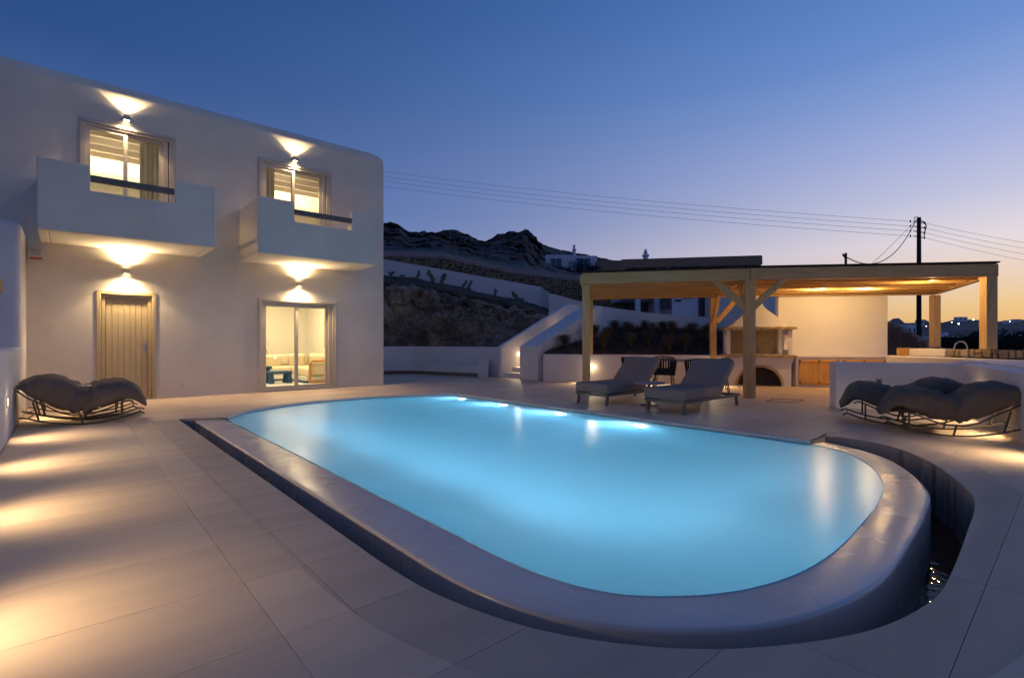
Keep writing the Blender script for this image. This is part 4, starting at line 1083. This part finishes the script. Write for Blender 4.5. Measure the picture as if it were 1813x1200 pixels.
def cactus(px, py, d, h, label, seed):
    rnd = random.Random(seed); base_ = W(px, py, d)
    t = thing('prickly_pear', label, 'cactus', base_, 0, 'cacti along the top of the rock bank')
    todo = [(base_ - Vector((0, 0, .05)), R(rnd.uniform(-15, 15)), h * .5, 0)]
    while todo:
        p, lean, l_, lev = todo.pop()
        up = Vector((C(math.sin(lean), 0).x, C(math.sin(lean), 0).y, math.cos(lean)))
        c_ = p + up * l_ * .5; side = up.cross(C(0, 1)).normalized(); dp = C(0, 1)
        mb_ = MB(); K, J = 10, 7; vv = []
        for a_ in range(1, J):
            th_ = math.pi * a_ / J
            for b_ in range(K):
                ph = 2 * math.pi * b_ / K
                vv.append(c_ + up * (-math.cos(th_)) * l_ * .52 + side * (math.sin(th_) ** .8 * math.cos(ph) * l_ * .34) + dp * (math.sin(th_) * math.sin(ph) * .03))
        ff = [(a_ * K + b_, a_ * K + (b_ + 1) % K, (a_ + 1) * K + (b_ + 1) % K, (a_ + 1) * K + b_) for a_ in range(J - 2) for b_ in range(K)] + [tuple(range(K - 1, -1, -1)), tuple((J - 2) * K + b_ for b_ in range(K))]
        mb_.add(vv, ff).build('pad', cactus_mat, t, smooth=True)
        if lev < 2:
            for s in range(rnd.choice((1, 2, 2)) if lev == 0 else rnd.choice((0, 1, 1))):
                ln = lean + R(rnd.choice((-1, 1)) * rnd.uniform(15, 55)); todo.append((p + up * l_ * rnd.uniform(.75, .98), ln, l_ * rnd.uniform(.7, .95), lev + 1))
for k, (px, py, h) in enumerate(((692, 492, .55), (708, 494, .5), (739, 496, .65), (767, 499, .75), (782, 503, .7), (819, 512, .55), (830, 513, .6), (876, 524, .5), (917, 536, .75), (926, 538, .5))):
    cactus(px, py, 24.3, h * .85, ('leftmost prickly pear by the house corner', 'second prickly pear from the house corner', 'third prickly pear, a tall thin one', 'large prickly pear in the middle of the row', 'prickly pear right beside the large middle one', 'leaning prickly pear past the middle of the row', 'upright prickly pear beside the leaning one', 'small prickly pear before the last pair', 'tall prickly pear nearest the stairs', 'last small prickly pear in the row above the stairs')[k], k + 5)

# ------------------------------------------------------------------ rubble wall on the hillside
SWT = [(600, 440, 32), (680, 444, 32), (780, 446.5, 32), (850, 462, 32), (900, 473, 32), (960, 480, 32), (1030, 488, 32), (1100, 497, 32), (1180, 505, 32)]
hw_ = thing('stone_wall', 'long brown rubble wall with a pale cap across the hillside', 'wall', W(860, 480, 32))
o = path_wall('core', [(a_, b_ + 9, c_ + .15) for a_, b_, c_ in SWT], .5, 3.0, mortar, None, None); o.parent = hw_; o.data.transform(MW[hw_.name].inverted())
o = path_wall('cap', SWT, .7, .34, cap_mat, None, None); o.parent = hw_; o.data.transform(MW[hw_.name].inverted())
stn = MB()
px = 600.0
TT = [(a_, b_) for a_, b_, _ in SWT]
for rowi in range(11):
    px = 600 + random.uniform(0, 8)
    while px < 1178:
        wpx = random.uniform(6, 14); yy = prof_lin(TT, px) + 10 + rowi * 5.6 + random.uniform(-1, 1)
        c_ = W(px + wpx / 2, yy + 2.5, 32.12); rubble(stn, c_, wpx * 32 / F * 1.02, .22 + random.uniform(0, .12), .205 * random.uniform(.85, 1.15), -YAW + R(random.uniform(-8, 8))); px += wpx
o = stn.build('stone', wall_stone, hw_, bevel=0); o['kind'] = 'stuff'

# ------------------------------------------------------------------ rocky hill
RIDGE = [(560, 398), (640, 401), (690, 403), (712, 404), (730, 416), (772, 415), (785, 411), (805, 413), (830, 417), (850, 427), (862, 427), (880, 419), (910, 411), (930, 410), (942, 416), (960, 431), (985, 439), (1010, 446), (1045, 453), (1090, 462), (1160, 478), (1260, 500), (1400, 540)]
def hill(i, j):
    px = 560 + 820 * i; t_ = j
    d = 33 + 95 * t_
    y0 = prof_lin(TT, min(px, 1180)) + 1 + max(0, px - 1180) * .12
    y1 = prof_lin(RIDGE, px)
    k = 1.0 if px < 930 else 1 + (px - 930) * .05
    y = y0 + (y1 - y0) * t_ ** min(k, 5)
    p = W(px, y, d)
    v = Vector((p.x, p.y, p.z))
    n1 = noise.fractal(v * .09, 1.0, 2.1, 5); n2 = abs(noise.fractal(v * .22, 1.0, 2.2, 4)); n3 = noise.cell(v * .35)
    amp = min(1, t_ * 5) * (.35 + .65 * t_) * (1 if px < 960 else .45)
    dv = C(0, -1)
    return p + (dv * (n1 * 2.6 + n2 * 3.2 + n3 * 1.4) + Vector((0, 0, (n1 * .35 + n2 * .45 + n3 * .2 - .2)))) * amp
o = MB().grid(hill, 330, 120).build('hill', hill_mat, smooth=False); tag(o, 'dark rocky hill against the dusk sky', None, None, 'structure')
def hill_back(i, j):
    p = hill(i, 1.0); return p + (C(0, 1) * 60 + Vector((0, 0, -45))) * j
o = MB().grid(hill_back, 120, 4).build('hill', hill_mat); tag(o, 'far slope of the rocky hill', None, None, 'structure')

def shrub(name, base_, rx, ry, rz, n_, mt, label, group, leaf, seed):
    rnd = random.Random(seed); mb_ = MB(); lumps = [(Vector((rnd.uniform(-.6, .6) * rx, rnd.uniform(-.6, .6) * ry, rnd.uniform(.25, .85) * rz)), rnd.uniform(.35, .6)) for _ in range(9)]
    for k in range(n_):
        c_, s_ = rnd.choice(lumps); u = Vector((rnd.gauss(0, 1), rnd.gauss(0, 1), rnd.gauss(0, 1))).normalized() * rnd.uniform(.6, 1.05)
        p = c_ + Vector((u.x * rx * s_, u.y * ry * s_, u.z * rz * s_)); p.z = max(p.z, 0)
        a_ = Vector((rnd.gauss(0, 1), rnd.gauss(0, 1), rnd.gauss(0, 1))).normalized() * leaf; b_ = a_.orthogonal().normalized() * leaf * .5
        mb_.add([base_ + p - a_, base_ + p + b_, base_ + p + a_, base_ + p - b_], [(0, 1, 2, 3)])
    t = thing(name, label, 'shrub' if name == 'shrub' else 'tree', base_, 0, group)
    mb_.build('crown', mt, t, fixn=False)
    tr = MB()
    for k in range(3 if name == 'shrub' else 1):
        q = base_ + Vector((rnd.uniform(-.3, .3) * rx, rnd.uniform(-.3, .3) * ry, rz * .55)); tr.tube([base_ - Vector((0, 0, .4)), base_.lerp(q, .5), q], [.04 * rz, .03 * rz, .012 * rz], 6)
    tr.build('trunk', pole_wood, t)

# ------------------------------------------------------------------ far white house on the hill
fh = thing('hill_house', 'small white flat-roofed house with blue shutters on the hill', 'house', W(1011, 475, 100))
D_ = 100
def wbox(name, x0, x1, y0, y1, d, th, mt, parent, bevel=0.0):
    p = [W(x0, y1, d), W(x1, y1, d)]; zt = W(x0, y0, d).z; bk = C(0, th)
    return MB().hexa([p[0], p[1], p[1] + bk, p[0] + bk] + [Vector((q.x, q.y, zt)) for q in (p[0], p[1], p[1] + bk, p[0] + bk)]).build(name, mt, parent, bevel=bevel)
wbox('wall', 965, 1010, 451, 480, D_, 6, far_white, fh, .15); wbox('wall', 1009, 1057.5, 452.5, 480, D_ + .25, 6, far_white, fh, .15)
for x0, x1 in ((976, 994), (1023, 1045)):
    wn = wbox('window', x0, x1, 458, 476, D_ - .10, .3, mat('dark_pane', (.02, .03, .04), .2), fh)
    wbox('shutter', x0, x0 + 7, 457.5, 476, D_ - .25, .12, shutter_mat, wn); wbox('shutter', x1 - 7, x1, 457.5, 476, D_ - .25, .12, shutter_mat, wn)
    wbox('mullion', (x0 + x1) / 2 - .6, (x0 + x1) / 2 + .6, 458, 476, D_ - .22, .1, far_white, wn)
ch = MB().lathe([(.32, -2.5), (.32, .6), (.45, .75), (.45, .95), (.2, 1.1), (.2, 1.5), (.35, 1.55), (.1, 1.9)], W(1016.5, 450, D_ + 1), 10); ch.build('chimney', far_white, fh)
shrub('shrub', W(1024, 481, 97), 2.6, 1.6, 1.9, 900, scrub_mat, 'dark round shrub in front of the hill house between its windows', 'shrubs round the hill house', .16, 21)
shrub('shrub', W(990, 482, 97), 3.0, 1.4, .9, 700, scrub_mat, 'low dark shrub at the left front of the hill house', 'shrubs round the hill house', .16, 22)
shrub('shrub', W(1048, 482, 97), 2.2, 1.4, 1.2, 700, scrub_mat, 'low dark shrub at the right front of the hill house', 'shrubs round the hill house', .16, 23)
o = wbox('hill_terrace', 1058, 1105, 461, 482, 98, 4, pine_dark, None); tag(o, 'dark timber terrace screen beside the hill house', 'fence')

# ------------------------------------------------------------------ neighbouring house behind the pergola
nh = thing('neighbour_house', 'grey-white neighbouring house with dark openings seen under the pergola roof', 'house', W(1245, 560, 27))
wbox('wall', 1190, 1262, 492, 640, 26.4, 6, far_white, nh); wbox('wall', 1262, 1345, 498, 640, 25.6, 6, plaster, nh); wbox('wall', 1345, 1420, 500, 640, 24.0, 6, far_white, nh)
wbox('wall', 1115, 1190, 500, 525, 27, 6, far_white, nh); wbox('porch_back', 1115, 1190, 525, 640, 31, .3, dark_plaster, nh)
for x in (1126, 1160): wbox('pillar', x, x + 8, 525.5, 640, 27, .3, far_white, nh)
for x0, x1, y0, y1 in ((1169, 1188, 528, 548), (1196, 1206, 530, 534), (1237, 1248, 520, 560), (1207, 1226, 512, 528)):
    wn = wbox('window', x0, x1, y0, y1, 26.4 - .06, .1, MATS['dark_pane'], nh)
    wbox('frame', x0 - .6, x1 + .6, y0 - 1.2, y0 + .2, 26.4 - .10, .08, plaster, wn)
tc = thing('roof_canopy', 'weathered timber canopy on the roof terrace above the pergola', 'canopy', W(1225, 480, 27))
ta, tb = W(1100, 468, 27), W(1349, 461, 26)
bk = C(.9, 3.2)
tb_ = lambda a_, b_, w_, h_, nm: MB().beam(a_, b_, w_, h_).build(nm, pine_dark, tc)
tb_(ta, tb, .14, .42, 'beam'); tb_(ta + bk, tb + bk, .14, .42, 'beam')
for k in range(9):
    f_ = k / 8; a_ = ta.lerp(tb, .01 + .98 * f_) + Vector((0, 0, .05)); tb_(a_ + bk * .025, a_ + bk * .975, .12, .3, 'rafter')
for f_ in (.02, .34, .62, .98):
    a_ = ta.lerp(tb, f_); tb_(a_ - Vector((0, 0, 1.6)), a_ - Vector((0, 0, .21)), .16, .16, 'post')
    if f_ < .9: tb_(a_ + C(-.75, .1) * 1 - Vector((0, 0, .95)), a_ - Vector((0, 0, .25)), .12, .14, 'brace')
q = [ta, tb, tb + bk, ta + bk]; q = [p + Vector((0, 0, .215)) for p in q]; MB().hexa(q + [p + Vector((0, 0, .05)) for p in q]).build('roof_sheet', pine_dark, tc)
t = thing('chimney_pot', 'small capped chimney behind the roof canopy', 'chimney', W(1143, 462, 34))
MB().lathe([(.16, -1), (.16, .25), (.24, .3), (.24, .4), (.1, .5), (.14, .55), (.05, .8)], W(1143, 462, 34), 10).build('pot', far_white, t)

# ------------------------------------------------------------------ utility pole and wires
UP = thing('utility_pole', 'tall dark wooden utility pole rising behind the kitchen', 'pole', WX(1627, 35, -2.6))
MB().tube([WX(1627, 35, -2.6), W(1627, 385, 35)], [.17, .12], 12).build('pole', pole_wood, UP)
for k, y in enumerate((392, 400.5, 409, 418)):
    MB().beam(W(1617, y, 35), W(1636, y + 3, 35), .05, .05).build('bracket', black_metal, UP)
    for x in (1612, 1637): MB().lathe([(.03, -.08), (.05, -.02), (.03, .0), (.05, .05), (.02, .09)], W(x, y + (3 if x > 1627 else 0), 35), 8).build('insulator', black_metal, UP)
MB().tube([W(1622 + 3.5 * math.cos(a_), 387 + 3 * math.sin(a_), 34.9) for a_ in (2 * math.pi * k / 12 for k in range(13))], .02, 6).build('cable_loop', black_metal, UP)
MB().tube([W(1630, 391, 34.9), W(1637, 393, 34.9), W(1640, 400, 34.9), W(1638, 408, 34.9), W(1636, 418, 34.9)], .035, 6).build('drop_cable', black_metal, UP)
SPp = thing('service_post', 'short dark service post behind the pergola', 'post', WX(1497, 24, 0))
MB().tube([WX(1497.5, 24, -1), W(1497.5, 448, 24)], .055, 8).build('post', pole_wood, SPp)
MB().tube([W(1492, 449.5, 24), W(1496, 456, 24)], .04, 6).build('bracket', pole_wood, SPp)
def wire(a_, b_, sag, r, label, grp):
    pts = [a_.lerp(b_, i / 24) - Vector((0, 0, sag * 4 * (i / 24) * (1 - i / 24))) for i in range(25)]
    o = MB().tube(pts, r, 5).build('power_line', wire_mat, origin=a_); tag(o, label, 'cable', grp)
ys_l, yl = (392, 400.5, 409, 418), (286, 295, 303, 312)
nmz = ('topmost', 'second', 'third', 'lowest')
for k in range(4):
    wire(W(1612, ys_l[k], 35), W(560, yl[k], 62), .6, .011, nmz[k] + ' power line running left from the utility pole', 'overhead power lines left of the pole')
    wire(W(1637, ys_l[k] + 3, 35), W(1990, (452, 464, 476, 489)[k], 38), .25, .010, nmz[k] + ' power line running right from the utility pole', 'overhead power lines right of the pole')
pa, pb = W(1621, 391, 35), W(1500, 456, 24)
wire(pa, pb, 1.3, .026, 'thick slack cable from the utility pole to the short post', 'service cables'); 
wire(W(1621, 391, 35), W(1530, 480, 25), .05, .011, 'thin guy wire slanting down from the utility pole', 'service cables')

# ------------------------------------------------------------------ far landscape on the right
FRIDGE = [(1200, 580), (1400, 578), (1560, 574), (1572, 571), (1580, 564), (1592, 563), (1602, 572), (1625, 571), (1634, 564), (1648, 571), (1668, 571), (1690, 566), (1697, 565), (1730, 566), (1745, 569), (1770, 569), (1800, 565), (1813, 566), (1900, 562), (2100, 570), (2500, 578)]
def far(i, j):
    px = 1250 + 1300 * i; d = 45 + 700 * j ** 1.5
    y = 640 + (prof_lin(FRIDGE, px) - 640) * (j ** .55)
    p = W(px, y, d); n1 = noise.fractal(Vector((p.x * .012, p.y * .012, 0)), 1, 2, 5)
    return p + Vector((0, 0, n1 * 5 * j * (1 - j) * 2))
o = MB().grid(far, 260, 70).build('far_hill', far_mat, smooth=True); tag(o, 'dark far hills under the orange horizon', None, None, 'structure')
def far_house(x0, x1, y0, y1, d, label, extra=()):
    t = thing('far_house', label, 'house', W((x0 + x1) / 2, y1, d), 0, 'far houses on the dark hills')
    wbox('wall', x0, x1, y0, y1 + 4, d, 7, far_white, t)
    for (a_, b_, c_, e_) in extra: wbox('wall', a_, b_, c_, e_, d + .5, 4, far_white, t)
    n_ = max(1, int((x1 - x0) / 7))
    for k in range(n_):
        xx = x0 + (k + .5) * (x1 - x0) / n_; wbox('window', xx - 1, xx + 1, y0 + (y1 - y0) * .35, y0 + (y1 - y0) * .75, d - .1, .2, MATS['dark_pane'], t)
far_house(1660, 1700, 595, 603, 110, 'low white far house with a chimney between the right pergola posts', ((1672, 1679, 588, 600),))
far_house(1607, 1632, 574, 594, 120, 'white far house behind the utility pole')
far_house(1697, 1713, 561, 567, 640, 'long grey building on the far ridge')
far_house(1792, 1812, 592, 600, 160, 'small white far house at the right edge', ((1785, 1793, 588, 600),))
far_house(1630, 1637, 566, 573, 500, 'tiny far house on the ridge by the utility pole')
far_house(1785, 1795, 567, 571, 600, 'tiny pale house on the ridge at the right edge'); far_house(1799, 1808, 565, 569, 620, 'tiny pale house at the far right of the ridge')
lamp_far = emis('far_lamp', (1, .93, .80), 16)
for k, (px, py, d, r, lb) in enumerate(((1697.5, 573, 430, .95, 'brightest white lamp on the far hillside'), (1723.5, 566, 600, .95, 'white lamp at the end of the far ridge building'), (1685, 570.5, 560, .7, 'white lamp left of the far ridge building'), (1640, 577.5, 360, .35, 'faint lamp beside the back pergola post'), (1783, 589, 200, .22, 'warm lamp among dark trees at the right edge'), (1800, 590.5, 200, .25, 'white lamp beside the right far house'), (1788, 569, 600, .55, 'faint lamp on the ridge at the right edge'))):
    t = thing('far_lamp', lb, 'lamp', W(px, py, d), 0, 'lit lamps on the far hills')
    r *= .55
    MB().lathe([(.0, -r), (r * .7, -r * .7), (r, 0), (r * .7, r * .7), (0, r)], W(px, py, d), 10).build('globe', lamp_far, t); MB().tube([W(px, py, d) - Vector((0, 0, r + 4)), W(px, py, d) - Vector((0, 0, r * .9))], .08, 6).build('pole', pole_wood, t)
for k, (px, py, d, rx, rz) in enumerate(((1720, 618, 60, 3.2, 1.4), (1745, 617, 58, 3.4, 1.7), (1683, 619, 62, 2.6, 1.3), (1795, 619, 56, 3.4, 1.1), (1812, 612, 70, 3.0, 1.5), (1772, 618, 64, 2.6, 1.5), (1832, 620, 56, 3.2, 1.3), (1700, 613, 90, 4, 1.6), (1655, 618, 64, 2.2, 1.2))):
    shrub('dark_tree', W(px, py + 4, d), rx, rx * .8, rz * 1.25, 1500, scrub_mat, 'dark scrubby tree beyond the kitchen, ' + ('below the right front post', 'tallest beside the right front post', 'left of the tap arch', 'at the right edge below the far lamps', 'highest at the right edge', 'low one right of the front post', 'just outside the right edge', 'low mass under the white far house', 'right behind the back post')[k], 'dark trees beyond the kitchen', .17, 40 + k)

# stone flanked ramp wall right of the kitchen wall
rw = thing('ramp_wall', 'sloping rubble wall beside the white kitchen wall', 'wall', WX(1600, 17, 0))
edge_ = [(1560, 567, 17.6), (1581, 570, 17.4), (1620, 590, 16.8), (1650, 607, 16.2), (1672, 616, 15.8), (1700, 622, 15.4)]
pts = [W(*p) for p in edge_]; low = [WX(p[0], p[2], -.3) for p in edge_]
mb_ = MB()
for i in range(len(pts) - 1):
    bk = C(1.1, 1.6); mb_.hexa([low[i], low[i + 1], low[i + 1] + bk, low[i] + bk, pts[i], pts[i + 1], pts[i + 1] + bk, pts[i] + bk])
mb_.build('core', cap_mat, rw)
stn = MB()
for i in range(26):
    for j in range(12):
        px = 1560 + i * 5.4 + random.uniform(-1, 1); d = prof_lin([(a_, c_) for a_, b_, c_ in edge_], px); zt = EYE + (CY - prof_lin([(a_, b_) for a_, b_, c_ in edge_], px)) * d / F
        z = .05 + j * .155 + random.uniform(-.02, .02)
        if z < zt - .13: rubble(stn, WX(px, d - .03, z), .125, .12, .16, -YAW)
o = stn.build('stone', wall_stone, rw); o['kind'] = 'stuff'

# ------------------------------------------------------------------ living room furniture behind the sliding door
sf = thing('sofa', 'cream corner sofa with an orange oak frame in the living room', 'sofa', (5.6, 15.6, .012))
MB().bb(5.20, 6.20, 14.75, 17.0, .20, .44).build('seat', sofa_mat, sf, bevel=.05, seg=3, smooth=True)
MB().bb(4.35, 5.19, 16.2, 17.0, .20, .44).build('seat', sofa_mat, sf, bevel=.05, seg=3, smooth=True)
MB().bb(5.98, 6.24, 14.75, 17.0, .445, .84).build('backrest', sofa_mat, sf, bevel=.06, seg=3, smooth=True)
MB().bb(4.35, 5.97, 16.9, 17.15, .445, .80).build('backrest', sofa_mat, sf, bevel=.06, seg=3, smooth=True)
MB().bb(5.24, 6.20, 14.66, 14.745, .25, .60).build('armrest', sofa_mat, sf, bevel=.03, seg=3, smooth=True)
MB().tube([(5.20, 14.62, .02), (5.20, 14.62, .58), (5.26, 14.62, .64), (6.2, 14.62, .64)], .035, 8).build('arm_frame', oak, sf); MB().tube([(5.20, 14.62, .05), (6.2, 14.62, .05)], .03, 8).build('arm_frame', oak, sf)
MB().bb(5.14, 6.2, 14.74, 17.0, .08, .195).build('plinth', MATS['white_plastic'], sf); MB().bb(4.3, 5.13, 16.15, 17.0, .08, .195).build('plinth', MATS['white_plastic'], sf)
MB().bb(5.10, 6.2, 14.80, 16.9, .012, .079).build('base', blue_wood, sf)
for c_, rz_, lb in (((5.80, 15.2, .62), .3, 'round-edged cream cushion nearest the door'), ((5.82, 15.9, .62), .1, 'cream cushion in the middle of the sofa'), ((5.5, 16.65, .62), 1.1, 'cream cushion in the sofa corner'), ((4.8, 16.75, .60), 1.5, 'cream cushion at the far end of the sofa')):
    m_ = Matrix.Translation(c_) @ Matrix.Rotation(rz_, 4, 'Z') @ Matrix.Rotation(R(-18), 4, 'Y')
    o = MB().box((0, 0, 0), (.16, .50, .42), m=m_).build('cushion', sofa_mat, bevel=.07, seg=4, smooth=True); tag(o, lb, 'cushion', 'sofa cushions')
t = thing('low_table', 'dark blue carved low table with stout legs in the living room', 'table', (4.55, 15.35, .012))
MB().bb(4.25, 4.88, 15.1, 15.6, .29, .36).build('top', blue_wood, t, bevel=.02)
for x, y in ((4.32, 15.17), (4.81, 15.17), (4.32, 15.53), (4.81, 15.53)): MB().hexa([(x - .07, y - .06, .012), (x + .07, y - .06, .012), (x + .07, y + .06, .012), (x - .07, y + .06, .012), (x - .045, y - .05, .289), (x + .045, y - .05, .289), (x + .045, y + .05, .289), (x - .045, y + .05, .289)]).build('leg', blue_wood, t, bevel=.008)
t = thing('side_stand', 'dark small stand behind the blue low table in the living room', 'table', (4.25, 16.1, .012))
MB().bb(3.95, 4.55, 15.9, 16.3, .40, .47).build('top', blue_wood, t); MB().bb(4.0, 4.5, 15.95, 16.25, .012, .399).build('body', blue_wood, t)
t = thing('table_vase', 'cream vase on the dark stand in the living room', 'vase', (4.25, 16.1, .471))
MB().lathe([(.06, 0), (.11, .06), (.13, .14), (.09, .22), (.045, .26), (.06, .30)], (4.25, 16.1, .471), 18).build('body', sofa_mat, t, smooth=True)
t = thing('wall_panel', 'framed ochre panel on the living room side wall', 'picture', (6.27, 15.9, 1.6))
MB().bb(6.24, 6.29, 15.4, 16.3, 1.0, 2.3).build('board', mat('ochre_panel', (.55, .40, .16), .8, var=.1), t); 
bpy.context.view_layer.update()
